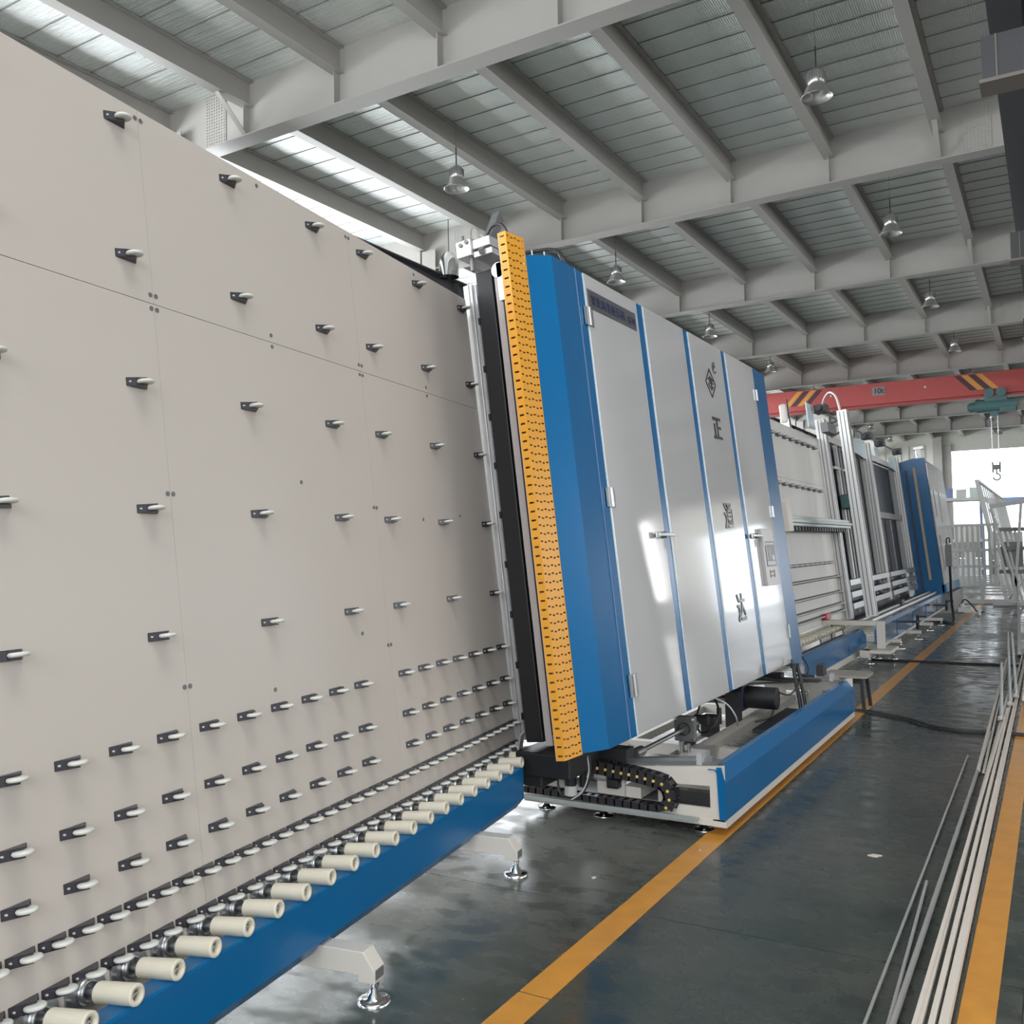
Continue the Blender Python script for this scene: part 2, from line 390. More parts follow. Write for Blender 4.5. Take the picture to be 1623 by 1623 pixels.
# ---------------------------------------------------------------- crane, runway, hoist
def runway(x, label, dark):
    r = thing('crane_runway', label, 'beam', (x, 30, 7.5))
    y0, y1 = -34, 44
    obj('bottom_flange', MB().bb(-.17, .17, y0, y1, 0, .02).mesh('flange', dark), r)
    obj('web', MB().bb(-.008, .008, y0, y1, .02, .62).mesh('web', dark), r)
    obj('top_flange', MB().bb(-.2, .2, y0, y1, .62, .64).bb(-.03, .03, y0, y1, .64, .74).mesh('top_flange', dark), r)
    sm_ = MB().bb(-.16, .16, -.006, .006, .02, .62).mesh('stiffener', dark)
    for k in range(24): obj('stiffener', sm_, r, (0, -18.85 - 15.5 + 3.1 * k + 15.5 - 7.75, 0))
    return r
M['darkbeam'] = mat('dark_runway_paint', (0.07, 0.07, 0.075), 0.5, var=0.1)
M['brownpaint'] = mat('taupe_bracket_paint', (0.21, 0.18, 0.155), 0.5)
rr = runway(-0.29, 'dark grey crane runway beam at the upper right edge', 'darkbeam')
rl = runway(-12.6, 'dark crane runway beam behind the left cream board', 'darkbeam')
for gy in GY[1:9]:
    o = obj('corbel', MB().bb(-.24, .8, -.16, .16, -.78, -.28).mesh('corbel', 'darkbeam'), rr, (0, gy - 30 + .6, 0))
    obj('corbel_plate', MB().bb(-.27, .8, -.2, .2, -.82, -.78).mesh('corbel_plate', 'brownpaint'), rr, (0, gy - 30 + .6, 0))
    obj('corbel_stiffener', MB().bb(-.1, -.085, -.17, .17, -.78, -.28).mesh('corbel_stiffener', 'brownpaint'), rr, (0, gy - 30 + .6, 0))
cy = 39.5
cr = thing('overhead_crane', 'red overhead crane girder with amber and black chevrons across the hall', 'crane', (-6.4, cy, 6.95))
obj('girder_box', MB().bb(-6.3, 6.0, -.16, .16, .12, .97).mesh('girder_box', 'red'), cr, bev=.01)
obj('bottom_rail', MB().bb(-6.3, 6.0, -.24, .24, 0, .03).bb(-6.3, 6.0, -.02, .02, .03, .12).mesh('bottom_rail', 'red'), cr)
obj('lower_band', MB().bb(-6.3, 6.0, -.19, -.16, .12, .30).mesh('lower_band', 'red'), cr)
for sx in (-6.25, 5.95):
    obj('end_truck', MB().bb(-.2, .2, -1.6, 1.6, .95, 1.3).mesh('end_truck', 'red'), cr, (sx, 0, 0))
chev = lambda dx, c, lean: obj('chevron', MB().prism([(dx, .32), (dx + .22, .32), (dx + .22 + lean, .92), (dx + lean, .92)], -.166, -.161).mesh('chevron', c), cr)
for i, dx in enumerate((-3.25, -2.98, -2.71, -2.44)): chev(dx, ('craneyel', 'craneblk')[i % 2], .55)
for i, dx in enumerate((3.78, 4.03, 4.28, 4.53)): chev(dx, ('craneblk', 'craneyel')[i % 2], -.55)
cp = obj('capacity_plate', MB().bb(.25, .73, -.175, -.165, .46, .80).mesh('capacity_plate', 'greyp'), cr)

def text_mesh(s, size, m, depth=.002, bold=.018):
    cu = bpy.data.curves.new('t', 'FONT'); cu.body = s; cu.size = size; cu.extrude = depth; cu.offset = size * bold; cu.align_x = 'CENTER'; cu.align_y = 'CENTER'
    o = bpy.data.objects.new('t', cu); C.objects.link(o)
    dg = bpy.context.evaluated_depsgraph_get(); dg.update()
    me = bpy.data.meshes.new_from_object(o.evaluated_get(dg)); me.materials.clear(); me.materials.append(M[m])
    bpy.data.objects.remove(o); return me
obj('capacity_text', text_mesh('10t', .30, 'craneblk', .004), cp, (.49, -.18, .63), (R(90), 0, 0))
for x in (-1.35, 2.2): obj('warning_lamp', MB().cyl((x, -.2, .62), (x, -.16, .62), .04, 10).mesh('warning_lamp', 'white'), cr)
ho = thing('wire_rope_hoist', 'grey-green electric rope hoist with hook hanging under the red crane', 'hoist', (-1.85, cy, 6.35))
obj('drum_body', MB().cyl((-.62, 0, .3), (.78, 0, .3), .25, 20).mesh('drum_body', 'green'), ho)
obj('motor_end', MB().cyl((-.85, 0, .28), (-.62, 0, .28), .17, 16).cyl((-.9, 0, .28), (-.85, 0, .28), .12, 16).mesh('motor_end', 'green'), ho)
obj('frame_plate', MB().bb(-.3, .45, -.2, .2, .45, .72).bb(.2, .74, -.22, .22, .05, .2).mesh('frame_plate', 'green'), ho, bev=.02)
for x in (-.14, .26): obj('trolley_wheel', MB().cyl((x, -.3, .75), (x, .3, .75), .17, 18).mesh('trolley_wheel', 'green'), ho)
for x in (-.11, .11): obj('wire_rope', MB().cyl((x, 0, .1), (x, 0, -1.9), .012, 6).mesh('wire_rope', 'steel'), ho)
obj('rope_guide', MB().bb(-.14, .14, -.1, .1, -.1, .1).mesh('rope_guide', 'green'), ho)
hb = obj('hook_block', MB().bb(-.15, -.09, -.06, .06, -2.25, -1.85).bb(.09, .15, -.06, .06, -2.25, -1.85).cyl((-.12, 0, -2.05), (.12, 0, -2.05), .09, 14).mesh('hook_block', 'greyp'), ho)
obj('hook', MB().tube([(0, 0, -2.1), (0, 0, -2.3)] + [(.12 * math.sin(t), 0, -2.42 + .12 * math.cos(t)) for t in [PI * k / 8 for k in range(0, 13)]], .03, 8).mesh('hook', 'greyp'), hb)

# ---------------------------------------------------------------- high-bay lamps
def lamp_proto(label, loc):
    t = thing('bay_lamp', label, 'lamp', loc, group='high-bay lamps under the roof beams')
    obj('rod', MB().cyl((0, 0, .42), (0, 0, .80), .011, 6).cyl((0, 0, .8), (0, 0, 1.33), .002, 4).mesh('rod', 'dark'), t)
    h = obj('housing', MB().lathe([(.02, .44), (.08, .43), (.125, .38), (.13, .22), (.115, .20)], 20).mesh('housing', 'lampgrey'), t)
    fn = MB()
    for k in range(20):
        a_ = 2 * PI * k / 20; fn.X = Matrix.Rotation(a_, 4, 'Z'); fn.bb(.12, .142, -.003, .003, .24, .37)
    q = obj('cooling_fins', fn.mesh('cooling_fins', 'greyp'), h)
    obj('reflector', MB().lathe([(.115, .205), (.15, .17), (.18, .10), (.20, .05), (.235, .01), (.24, 0), (.228, .008), (.19, .055), (.168, .11), (.14, .165), (.10, .19), (0.001, .192)], 28).mesh('reflector', 'lampgrey'), t)
    return t
ords = ['nearest', 'second', 'third', 'fourth', 'fifth', 'sixth', 'seventh', 'eighth', 'farthest']
L0 = None
for row, x in (('left', -9.42), ('right', -2.88)):
    for i in range(8):
        yv = (14.3, 21.6, 29.0, 36.4, 44.0, 51.6, 59.2, 66.8)[i]
        lab = 'metal bell-shaped bay lamp, %s from the near end of the %s-hand lamp row' % (ords[i], row)
        if i >= 4: lab = 'small bright bay lamp far off, %s from the near end of the %s lamp row' % (ords[i], row)
        if L0 is None: L0 = lamp_proto(lab, (x, yv, 8.28))
        else:
            dup(L0, (x, yv, 8.28), lab)
# the chrome lamp that shows just above the near board
t = thing('dome_lamp', 'chrome dome lamp peeking over the top edge of the cream board', 'lamp', (-12.25, 18.2, 8.05))
obj('dome', MB().lathe([(.02, .62), (.12, .58), (.2, .46), (.235, .3), (.24, .0)], 20).mesh('dome', 'chrome'), t)
obj('rod', MB().cyl((0, 0, .6), (0, 0, 1.4), .01, 6).mesh('rod', 'dark'), t)

# ---------------------------------------------------------------- conveyor wheel bracket, drive rollers, feet (shared meshes)
L, FS, PU, HH = .088, .050, .040, .0130
def bracket_mesh():
    b = MB()
    def sl(s): return PU * s / FS
    th = .0028
    def pl(s0, s1, v0, v1):
        b.prism([(sl(s0) - th, s0), (sl(s0), s0), (sl(s1), s1), (sl(s1) - th, s1)], v0, v1, 'xy')
    pl(0, .024, -HH, HH); pl(.024, FS, HH - .0035, HH); pl(.024, FS, -HH, -HH + .0035)
    pl(.024, .029, -HH, -.0065); pl(.024, .029, .0065, HH)
    for v in (HH, -HH): b.prism([(0, 0), (0, L), (PU, FS)], v - .001, v + .001, 'xy')
    b.bb(0, .0015, 0, L, -HH, HH)
    return b.mesh('wheel_bracket', 'bracket')
BR = bracket_mesh()
WH = MB().lathe([(.001, -.0065), (.020, -.0065), (.0250, -.005), (.0275, -.002), (.0275, .002), (.0250, .005), (.020, .0065), (.001, .0065)], 22, 'z', (.036, .047, 0)).mesh('wheel', 'wheel')
SC = MB().cyl((.004, .009, 0), (.0105, .009, 0), .0032, 6).mesh('screw', 'wheel')
def wheels(parent, x0, y_list, v, off=(0, 0, 0), full=True, sc=1.0):
    Mx = leanM(x0)
    for yv in y_list:
        p = Mx @ Vector((.001, yv, v)) - Vector(off)
        o = obj('wheel_bracket', BR, parent, p, (0, -LEAN, 0)); o.scale = (sc, sc, sc)
        obj('wheel', WH, o)
        if full: obj('screw', SC, o)

RS = MB().cyl((-.13, 0, 0), (-.003, 0, 0), .0285, 22, caps=False).lathe([(.0285, -.003), (.0255, 0), (.0165, 0), (.0165, -.02)], 22, 'x').lathe([(.0285, -.13), (.024, -.133), (.012, -.133)], 22, 'x').mesh('roller_sleeve', 'roller')
RH = MB().cyl((-.19, 0, 0), (-.018, 0, 0), .0125, 12).bb(-.018, -.012, -.0135, .0135, -.0025, .0025).mesh('shaft', 'steel')
fb = MB().cyl((-.19, 0, 0), (-.172, 0, 0), .036, 18).lathe([(.036, -.172), (.030, -.163), (.022, -.163), (.022, -.18)], 18, 'x')
fb.prism([(-.066, -.016), (-.058, -.024), (0, -.036), (.058, -.024), (.066, -.016), (.066, .016), (.058, .024), (0, .036), (-.058, .024), (-.066, .016)], -.19, -.18, 'yz')
fb.cyl((-.18, -.052, 0), (-.168, -.052, 0), .009, 6).cyl((-.18, .052, 0), (-.168, .052, 0), .009, 6)
RF = fb.mesh('bearing_flange', 'steel')
FOOT = MB().lathe([(.058, 0), (.058, .008), (.05, .012), (.026, .016), (.024, .032), (.016, .036), (.016, .048), (.0095, .05), (.0095, .11)], 24).cyl((0, 0, .055), (0, 0, .066), .017, 6).cyl((0, 0, .088), (0, 0, .097), .017, 6).mesh('levelling_foot', 'chrome')

# ---------------------------------------------------------------- machine 1: near cream conveyor board
y1 = R(8.4)
s1 = Vector((-math.sin(y1), math.cos(y1), 0)); n1 = Vector((math.cos(y1), math.sin(y1), 0))
rn, rs = -2.3, 3.0
base = n1 * rn + s1 * rs
m1 = thing('glass_conveyor', 'long cream tilted conveyor board with black wheel brackets filling the left foreground', 'conveyor', base, y1)
off = (rn, rs, 0)
def O1(name, me, **k): return obj(name, me, m1, (-rn, -rs, 0), **k)
LM = leanM(-2.02)
VS = 1.0 / math.cos(LEAN)
joints = [-0.23, 1.105, 2.44, 3.775, 5.13]
for a_, b_ in zip(joints, joints[1:]):
    for v0, v1 in ((.395, 2.4125), (2.4145, 3.10)):
        o = O1('board_panel', MB(LM).bb(-.018, 0, a_ + .0005, b_ - .0005, v0, v1).mesh('board_panel', 'board'))
O1('back_panel', MB(LM).bb(-.04, -.019, -.2, 5.12, .40, 3.09).mesh('back_panel', 'board'))
BO = MB().cyl((0, 0, 0), (.0025, 0, 0), .0085, 10).mesh('panel_bolt', 'greycast')
bl = []
for j in joints[1:-1]:
    for v in (3.066, 2.443, 2.396, 1.765, 1.127):
        for d in (-.013, .013): bl.append((j + d, v))
for j in (1.77, 3.09, 4.45):
    for v in (3.07, 2.443, 2.396): bl.append((j, v))
for s_, v in ((3.2, 1.85), (4.25, 1.72), (3.55, 1.2), (4.7, 1.75), (2.9, 1.05)): bl.append((s_, v))
for s_, v in bl:
    p = LM @ Vector((0, s_, v)) - Vector(off); obj('panel_bolt', BO, m1, p, (0, -LEAN, 0))
sp = [0.03, .60, 1.17, 1.74, 2.285, 2.855, 3.425, 3.85, 4.42, 4.99]
for z in (3.00, 2.535, 2.11, 1.70, 1.295): wheels(m1, -2.02, sp, z * VS, off)
md = [.98 + .1925 * k - .04 for k in range(0, 14)]; md = [s_ for s_ in md if s_ < 3.6] + [3.83 + .1945 * k for k in range(7)]
for z in (.981, .797, .655): wheels(m1, -2.02, md, z * VS, off)
dn = [.93 + .0978 * k for k in range(43)]
wheels(m1, -2.02, dn, .536 * VS, off); wheels(m1, -2.02, dn, .418 * VS, off)
# roller bar below the board
O1('roller_bar', MB(LM).bb(-.03, .012, -.2, 5.05, .275, .40).mesh('roller_bar', 'paint'), bev=.003)
bo = LM @ Vector((0, 0, 0))
for k in range(-6, 21):
    s_ = 1.933 + .1544 * k
    p = Vector((-1.862, s_, .40)) - Vector(off)
    o = obj('drive_roller', RS, m1, p, (0, -LEAN, 0))
    obj('shaft', RH, o); obj('bearing_flange', RF, o)
# blue front trim
tp = [(-1.874, .372), (-1.868, .366), (-1.868, .20), (-1.915, .146), (-1.935, .146), (-1.935, .150), (-1.917, .150), (-1.872, .202), (-1.872, .368), (-1.94, .368), (-1.94, .372)]
O1('front_trim', MB().prism(tp, -.3, 4.74).mesh('front_trim', 'blue'))
O1('trim_end', MB().prism([(-1.872, .37), (-1.868, .20), (-1.915, .146), (-1.99, .146), (-1.99, .37)], 4.738, 4.744).mesh('trim_end', 'blue'))
for k in range(5):
    for j in range(2):
        pass
fr = MB().bb(-2.02, -1.95, -.2, 4.7, .16, .27).bb(-2.9, -2.83, -.2, 4.7, .16, .27)
for s_ in (-.15, 1.49, 2.81, 4.13, 4.66): fr.bb(-2.85, -1.98, s_ - .035, s_ + .035, .165, .26)
O1('base_frame', fr.mesh('base_frame', 'paint'))
pst = MB(LM)
for s_ in (.2, 1.5, 2.8, 4.2, 5.0): pst.bb(-.14, -.042, s_ - .04, s_ + .04, .2, 3.05)
O1('back_posts', pst.mesh('back_posts', 'paint'))
br = MB()
for s_ in (1.5, 2.8, 4.2): bar(br, (-2.9, s_, .25), (-2.45, s_, 2.3), .06, .06)
O1('back_struts', br.mesh('back_struts', 'paint'))
lp = [(-2.0, .178), (-1.712, .178), (-1.668, .118), (-1.668, .074), (-1.735, .074), (-1.735, .098), (-2.0, .098)]
for s_ in (.2, 1.527, 2.81, 4.13):
    o = O1('leg', MB().prism(lp, s_, s_ + .07).mesh('leg', 'paint'), bev=.003)
    obj('leg_mouth', MB().prism([(-1.7095, .172), (-1.6665, .1155), (-1.6665, .085), (-1.69, .085)], s_ + .008, s_ + .062).mesh('leg_mouth', 'greycast'), o)
    obj('levelling_foot', FOOT, o, (-1.69, s_ + .035, 0))
    o = O1('leg', MB().bb(-3.0, -2.85, s_, s_ + .07, .098, .178).mesh('leg', 'paint'))
    obj('levelling_foot', FOOT, o, (-2.95, s_ + .035, 0))

# ---------------------------------------------------------------- machine 2: blue and white press
WX, WY = -2.2, 6.7
m2 = thing('glass_press', 'tall leaning glass press with white doors, blue posts and yellow perforated guard', 'machine', (WX, WY, 0))
LW = leanM(-2.0)
def O2(name, me, par=None, **k): return obj(name, me, m2 if par is None else par, (-WX, -WY, 0) if par is None else (0, 0, 0), **k)
VB, VT = .505, 3.175
# cabinet body
O2('cabinet_body', MB(LW).bb(-.235, -.03, 4.62, 8.62, VB + .01, VT - .03).mesh('cabinet_body', 'dark'))
O2('cabinet_top', MB(LW).bb(-.42, -.06, 4.62, 8.72, VT - .04, VT + .025).mesh('cabinet_top', 'greyp'))
dspan = [(4.865, 5.645), (5.775, 6.53), (6.655, 7.43), (7.555, 8.36)]
doors = []
for a_, b_ in dspan:
    d = O2('door', MB(LW).bb(-.022, .002, a_, b_, VB, VT).mesh('door', 'door'), bev=.004); doors.append(d)
    e = MB(LW)
    e.bb(-.02, -.001, a_ - .009, a_ - .001, VB + .002, VT - .002).bb(-.02, -.001, b_ + .001, b_ + .009, VB + .002, VT - .002)
    O2('edge_strip', e.mesh('edge_strip', 'edge'), d)  # pale colour puts in the light that the door edges catch
posts = MB(LW)
for a_, b_ in ((5.655, 5.765), (6.54, 6.645), (7.44, 7.545)):
    O2('divider_post', MB(LW).bb(-.03, -.006, a_, b_, VB, VT).mesh('divider_post', 'blue'))
# left folded blue panel: front strip, seam, chamfer
O2('corner_panel', MB(LW).prism([(-.004, 4.855), (-.004, 4.478), (-.104, 4.368), (-.118, 4.374), (-.024, 4.49), (-.024, 4.855)], VB - .005, VT + .002, 'xy').mesh('corner_panel', 'blue'))
O2('corner_seam', MB(LW).bb(-.003, .001, 4.755, 4.759, VB, VT).mesh('corner_seam', 'bluep'))
rp_ = O2('corner_panel', MB(LW).prism([(-.004, 8.375), (-.004, 8.77), (-.10, 8.86), (-.30, 8.86), (-.30, 8.84), (-.11, 8.84), (-.024, 8.76), (-.024, 8.375)], VB - .05, VT + .002, 'xy').mesh('corner_panel', 'blue'))
# hinges
def hinge(par, yc, v0, v1, side):
    h = MB(LW); h.bb(0.002, .008, yc - .055, yc - .012, v0, v1).bb(0.002, .008, yc + .012, yc + .055, v0, v1); h.cyl((.012, yc, v0), (.012, yc, v1), .011, 12)
    O2('hinge', h.mesh('hinge', 'steel'), par)
for v0, v1 in ((2.855, 2.965), (1.79, 1.90), (.715, .84)):
    hinge(doors[0], 4.868, v0, v1, 0); hinge(doors[3], 8.36, v0 + .01, v1, 0)
# handles
for d, yc in ((doors[0], 5.60), (doors[2], 7.70)):
    h = MB(LW).cyl((.0, yc, 1.63), (.035, yc, 1.63), .022, 14)
    hh = O2('handle', h.mesh('handle', 'greycast'), d)
    O2('lever', MB(LW).bb(.028, .042, yc - .13, yc + .13, 1.619, 1.641).bb(.02, .03, yc - .16, yc - .1, 1.61, 1.65).mesh('lever', 'steel'), hh, bev=.003)
    O2('key_tag', MB(LW).bb(.04, .043, yc + .12, yc + .15, 1.54, 1.61).mesh('key_tag', 'white'), hh)
# sign plate, emblem, characters
def on_door(me, name, par, yc, v, u=.004):
    p = LW @ Vector((u, yc, v))
    Mx = Matrix.Rotation(-LEAN, 4, 'Y') @ Matrix(((0, 0, 1, 0), (1, 0, 0, 0), (0, 1, 0, 0), (0, 0, 0, 1)))
    o = obj(name, me, par); o.matrix_local = Matrix.Translation(p) @ Mx; return o
sg = O2('sign_plate', MB(LW).bb(.002, .006, 4.885, 5.60, 2.968, 3.084).mesh('sign_plate', 'plate'), doors[0])
def fit(me, wx, wy):
    xs_ = [v.co.x for v in me.vertices]; ys_ = [v.co.y for v in me.vertices]
    if not xs_: return me
    cx, cy_ = (max(xs_) + min(xs_)) / 2, (max(ys_) + min(ys_)) / 2; kx = wx / (max(xs_) - min(xs_)); ky = wy / (max(ys_) - min(ys_))
    for v in me.vertices: v.co.x = (v.co.x - cx) * kx; v.co.y = (v.co.y - cy_) * ky
    return me
t1 = fit(text_mesh('智能高级板压机', .06, 'ink', .001, 0.0), .50, .062); on_door(t1, 'sign_text', sg, 5.17, 3.026, .0075)
t1 = fit(text_mesh('系列', .06, 'ink', .001, 0.0), .12, .05); on_door(t1, 'sign_text', sg, 5.52, 3.018, .0075)
for ch, yc, v, wx, wy in (('正', 7.06, 2.475, .20, .17), ('通', 7.055, 1.785, .20, .20), ('达', 7.08, 1.075, .20, .215)):
    me = fit(text_mesh(ch, .2, 'letter', .003), wx, wy); on_door(me, 'raised_character', doors[2], yc, v, .006)
em = MB(LW)
def band(b, pts, th, u0=.003, u1=.007):
    for (a0, a1), (b0, b1) in zip(pts, pts[1:]):
        dx, dy = b0 - a0, b1 - a1; l = math.hypot(dx, dy); nx, ny = -dy / l * th / 2, dx / l * th / 2
        b.prism([(a0 + nx, a1 + ny), (b0 + nx, b1 + ny), (b0 - nx, b1 - ny), (a0 - nx, a1 - ny)], u0, u1, 'yz')
band(em, [(7.046, 2.948), (7.163, 2.835), (7.046, 2.722), (6.928, 2.835), (7.046, 2.948)], .012)
for pts in ([(6.985, 2.86), (7.03, 2.88), (7.03, 2.835), (6.99, 2.825), (7.02, 2.79)], [(7.105, 2.86), (7.06, 2.88), (7.06, 2.79), (7.10, 2.81)], [(7.01, 2.85), (7.085, 2.85)], [(7.045, 2.895), (7.045, 2.775)], [(7.07, 2.84), (7.11, 2.835)]):
    band(em, pts, .011)
O2('emblem', em.mesh('emblem', 'letter'), doors[2])
rg = MB(LW)
band(rg, [(7.185 + .045 * math.cos(PI * k / 10), 2.98 + .042 * math.sin(PI * k / 10)) for k in range(3, 19)], .008)
band(rg, [(7.17, 2.965), (7.17, 3.0), (7.20, 3.0), (7.20, 2.983), (7.17, 2.983)], .006); 
O2('round_mark', rg.mesh('round_mark', 'letter'), doors[2])
# control panel
cpn = O2('control_panel', MB(LW).bb(.002, .03, 7.82, 8.185, 1.205, 1.69).mesh('control_panel', 'panel'), doors[3], bev=.003)
O2('screen', MB(LW).bb(.03, .034, 7.88, 8.165, 1.365, 1.582).mesh('screen', 'plate'), cpn)
s_ = MB(LW)
for k in range(5): s_.bb(.034, .0355, 7.90 + .05 * k, 7.935 + .05 * k, 1.552, 1.568).bb(.034, .0355, 7.90 + .05 * k, 7.93 + .05 * k, 1.378, 1.41)
s_.bb(.034, .0355, 7.90, 7.91, 1.42, 1.54).bb(.034, .0355, 8.06, 8.12, 1.42, 1.46).bb(.034, .0355, 8.0, 8.01, 1.43, 1.53)
O2('screen_keys', s_.mesh('screen_keys', 'wheel'), cpn)
s_ = MB(LW).bb(.03, .032, 7.93, 7.955, 1.27, 1.335).bb(.03, .032, 8.06, 8.085, 1.27, 1.335).bb(.03, .032, 7.955, 8.06, 1.315, 1.328).bb(.03, .032, 7.955, 8.06, 1.28, 1.29)
O2('panel_symbol', s_.mesh('panel_symbol', 'maroon'), cpn)
# yellow perforated guard : L-section with real slots
def slots(b, o, ex, ey, W, H, nx, ny, sw, sh, stag=False):
    o, ex, ey = Vector(o), Vector(ex), Vector(ey); cw, chh = W / nx, H / ny
    for i in range(nx):
        for j in range(ny):
            x0, y0 = cw * i, chh * j; d = (chh / 2 if (stag and i % 2) else 0)
            yc = y0 + chh / 2
            a0, a1 = x0 + (cw - sw) / 2, x0 + (cw + sw) / 2; c0, c1 = yc - sh / 2, yc + sh / 2
            if stag and i % 2: c0 -= chh * .12; c1 -= chh * .12
            g = [[b.P(o + ex * xx + ey * yy) for yy in (y0, c0, c1, y0 + chh)] for xx in (x0, a0, a1, x0 + cw)]
            for p in range(3):
                for q in range(3):
                    if p == 1 and q == 1: continue
                    b.F((g[p][q], g[p + 1][q], g[p + 1][q + 1], g[p][q + 1]))
GB, GT = .495, 3.27
g = MB(LW)
slots(g, (-.122, 4.20, GB), (.10, .995, 0), (0, 0, 1), .168, GT - GB, 5, 66, .021, .0085, True)
yg = O2('perforated_guard', g.mesh('perforated_guard', 'yellow'))
g = MB(LW); slots(g, (-.170, 4.20, GB), (1, 0, 0), (0, 0, 1), .048, GT - GB, 1, 60, .026, .010)
O2('guard_return', g.mesh('guard_return', 'yellow'), yg)
for o in (yg, yg.children[0]):
    sd = o.modifiers.new('thickness', 'SOLIDIFY'); sd.thickness = .003; sd.offset = -1
O2('guard_rim', MB(LW).bb(-.175, -.171, 4.205, 4.26, GB, GT).mesh('guard_rim', 'white'), yg)
O2('guard_backing', MB(LW).prism([(-.165, 4.225), (-.13, 4.225), (-.118, 4.36), (-.15, 4.36)], GB + .01, GT - .01, 'xy').mesh('guard_backing', 'brown'), yg)
# press plates and seals seen in the opening
O2('fixed_plate', MB(LW).bb(-.572, -.462, 4.60, 8.6, .52, 3.26).mesh('fixed_plate', 'black'), bev=.006)
O2('seal_strip', MB(LW).bb(-.446, -.404, 4.60, 4.66, .50, 3.22).mesh('seal_strip', 'seal'))
O2('moving_plate', MB(LW).bb(-.396, -.25, 4.585, 8.6, .56, 3.15).mesh('moving_plate', 'black'), bev=.004)
O2('seal_strip', MB(LW).bb(-.355, -.342, 4.56, 4.585, .60, 3.1).mesh('seal_strip', 'greyp'))
O2('edge_strip', MB(LW).bb(-.262, -.232, 4.40, 4.58, .55, 3.0).mesh('edge_strip', 'brown'))
O2('edge_strip', MB(LW).bb(-.238, -.195, 4.32, 4.36, .55, 3.16).mesh('edge_strip', 'brown'))
# inlet frame strip beside the board
fi = O2('inlet_frame', MB(LW).bb(-.775, -.715, 4.78, 4.90, .50, 3.28).mesh('inlet_frame', 'alu'), bev=.003)
O2('glide_strip', MB(LW).bb(-.715, -.695, 4.80, 4.83, .50, 3.28).bb(-.74, -.733, 4.772, 4.78, .5, 3.28).mesh('glide_strip', 'door'), fi)
cl = MB(LW)
for k in range(9): cl.bb(-.70, -.685, 4.79, 4.81, .62 + .3 * k, .66 + .3 * k)
O2('clips', cl.mesh('clips', 'black'), fi)
O2('outer_skin', MB(LW).bb(-.90, -.775, 4.84, 4.86, .50, 3.22).mesh('outer_skin', 'board'), fi)
# top head block with rail
hd = O2('head_block', MB(LW).prism([(4.42, 3.30), (4.42, 3.40), (4.50, 3.415), (4.95, 3.415), (4.95, 3.30)], -.575, -.475, 'yz').mesh('head_block', 'alu'), bev=.006)
O2('head_rail', MB(LW).bb(-.475, -.35, 4.44, 4.62, 3.285, 3.32).bb(-.475, -.36, 4.44, 4.62, 3.335, 3.39).mesh('head_rail', 'alu'), hd, bev=.004)
for p_, q_ in (((-.55, 4.46, 3.415), (-.55, 4.46, 3.44)), ((-.5, 4.46, 3.22), (-.5, 4.46, 3.30)), ((-.54, 4.418, 3.37), (-.54, 4.41, 3.37)), ((-.5, 4.418, 3.38), (-.5, 4.41, 3.38))): O2('head_bolt', MB(LW).cyl(p_, q_, .012, 8).mesh('head_bolt', 'greycast'), hd)
cyl_ = MB(LW); bar(cyl_, (-.40, 4.5, 3.37), (-.46, 4.75, 3.62), .06, .05); bar(cyl_, (-.44, 4.6, 3.42), (-.41, 4.42, 3.30), .03, .03)
O2('tilted_actuator', cyl_.mesh('tilted_actuator', 'greycast'), hd)
O2('pulley', MB(LW).cyl((-.36, 4.5, 3.2), (-.36, 4.6, 3.2), .045, 14).bb(-.37, -.30, 4.5, 4.55, 3.02, 3.24).mesh('pulley', 'steel'), hd)
O2('hose', MB(LW).tube(spline([(-.42, 4.5, 3.40), (-.35, 4.48, 3.45), (-.27, 4.45, 3.42), (-.22, 4.43, 3.30), (-.21, 4.43, 3.1)]), .007, 6).mesh('hose', 'cable'), hd)
O2('cable_arc', MB(LW).tube(spline([(-.35, 4.6, 3.2), (-.30, 4.65, 3.30), (-.2, 4.75, 3.335), (-.08, 4.72, 3.29), (-.03, 4.70, 3.20), (-.02, 4.82, 3.15)]), .012, 6).mesh('cable_arc', 'cable'))
O2('top_brackets', MB(LW).bb(-.105, -.101, 4.44, 4.45, VT - .01, VT + .05).bb(-.06, -.056, 4.5, 4.51, VT - .01, VT + .045).mesh('top_brackets', 'edge'))
# --- base frame
def zt(x): return .372 + (x + 1.566) * .098     # sloping top of the base
bf = MB()
for yb in (4.88, 8.50):
    y0_, y1_ = yb, yb + .02
    bf.bb(-2.8, -1.575, y0_, y1_, .056, .14)
    for a_, b_ in ((-1.654, -1.575), (-1.95, -1.838), (-2.32, -2.15)): bf.prism([(a_, .14), (b_, .14), (b_, .262 + (b_ + 1.575) * .039), (a_, .262 + (a_ + 1.575) * .039)], y0_, y1_)
    bf.prism([(-2.34, .232), (-1.575, .262), (-1.575, zt(-1.575)), (-2.34, zt(-2.34))], y0_, y1_)
    bf.prism([(-2.80, .14), (-2.52, .14), (-2.55, .255), (-2.80, .255)], y0_, y1_)
for x0_ in (-1.64, -2.30, -2.80):
    bf.bb(x0_, x0_ + .055, 4.90, 8.50, .07, .13)
bf.bb(-1.64, -1.60, 4.901, 8.499, .24, .28)
for yb in (5.5, 6.3, 7.3, 8.0): bf.bb(-2.78, -1.62, yb, yb + .08, .07, .15)
bf.bb(-2.16, -2.06, 4.9, 8.5, .14, .20)
O2('base_frame', bf.mesh('base_frame', 'paint'))
O2('base_bottom_lip', MB().bb(-1.64, -1.566, 4.88, 8.52, .045, .085).bb(-2.8, -1.566, 4.872, 4.88, .05, .078).mesh('base_bottom_lip', 'paint'))
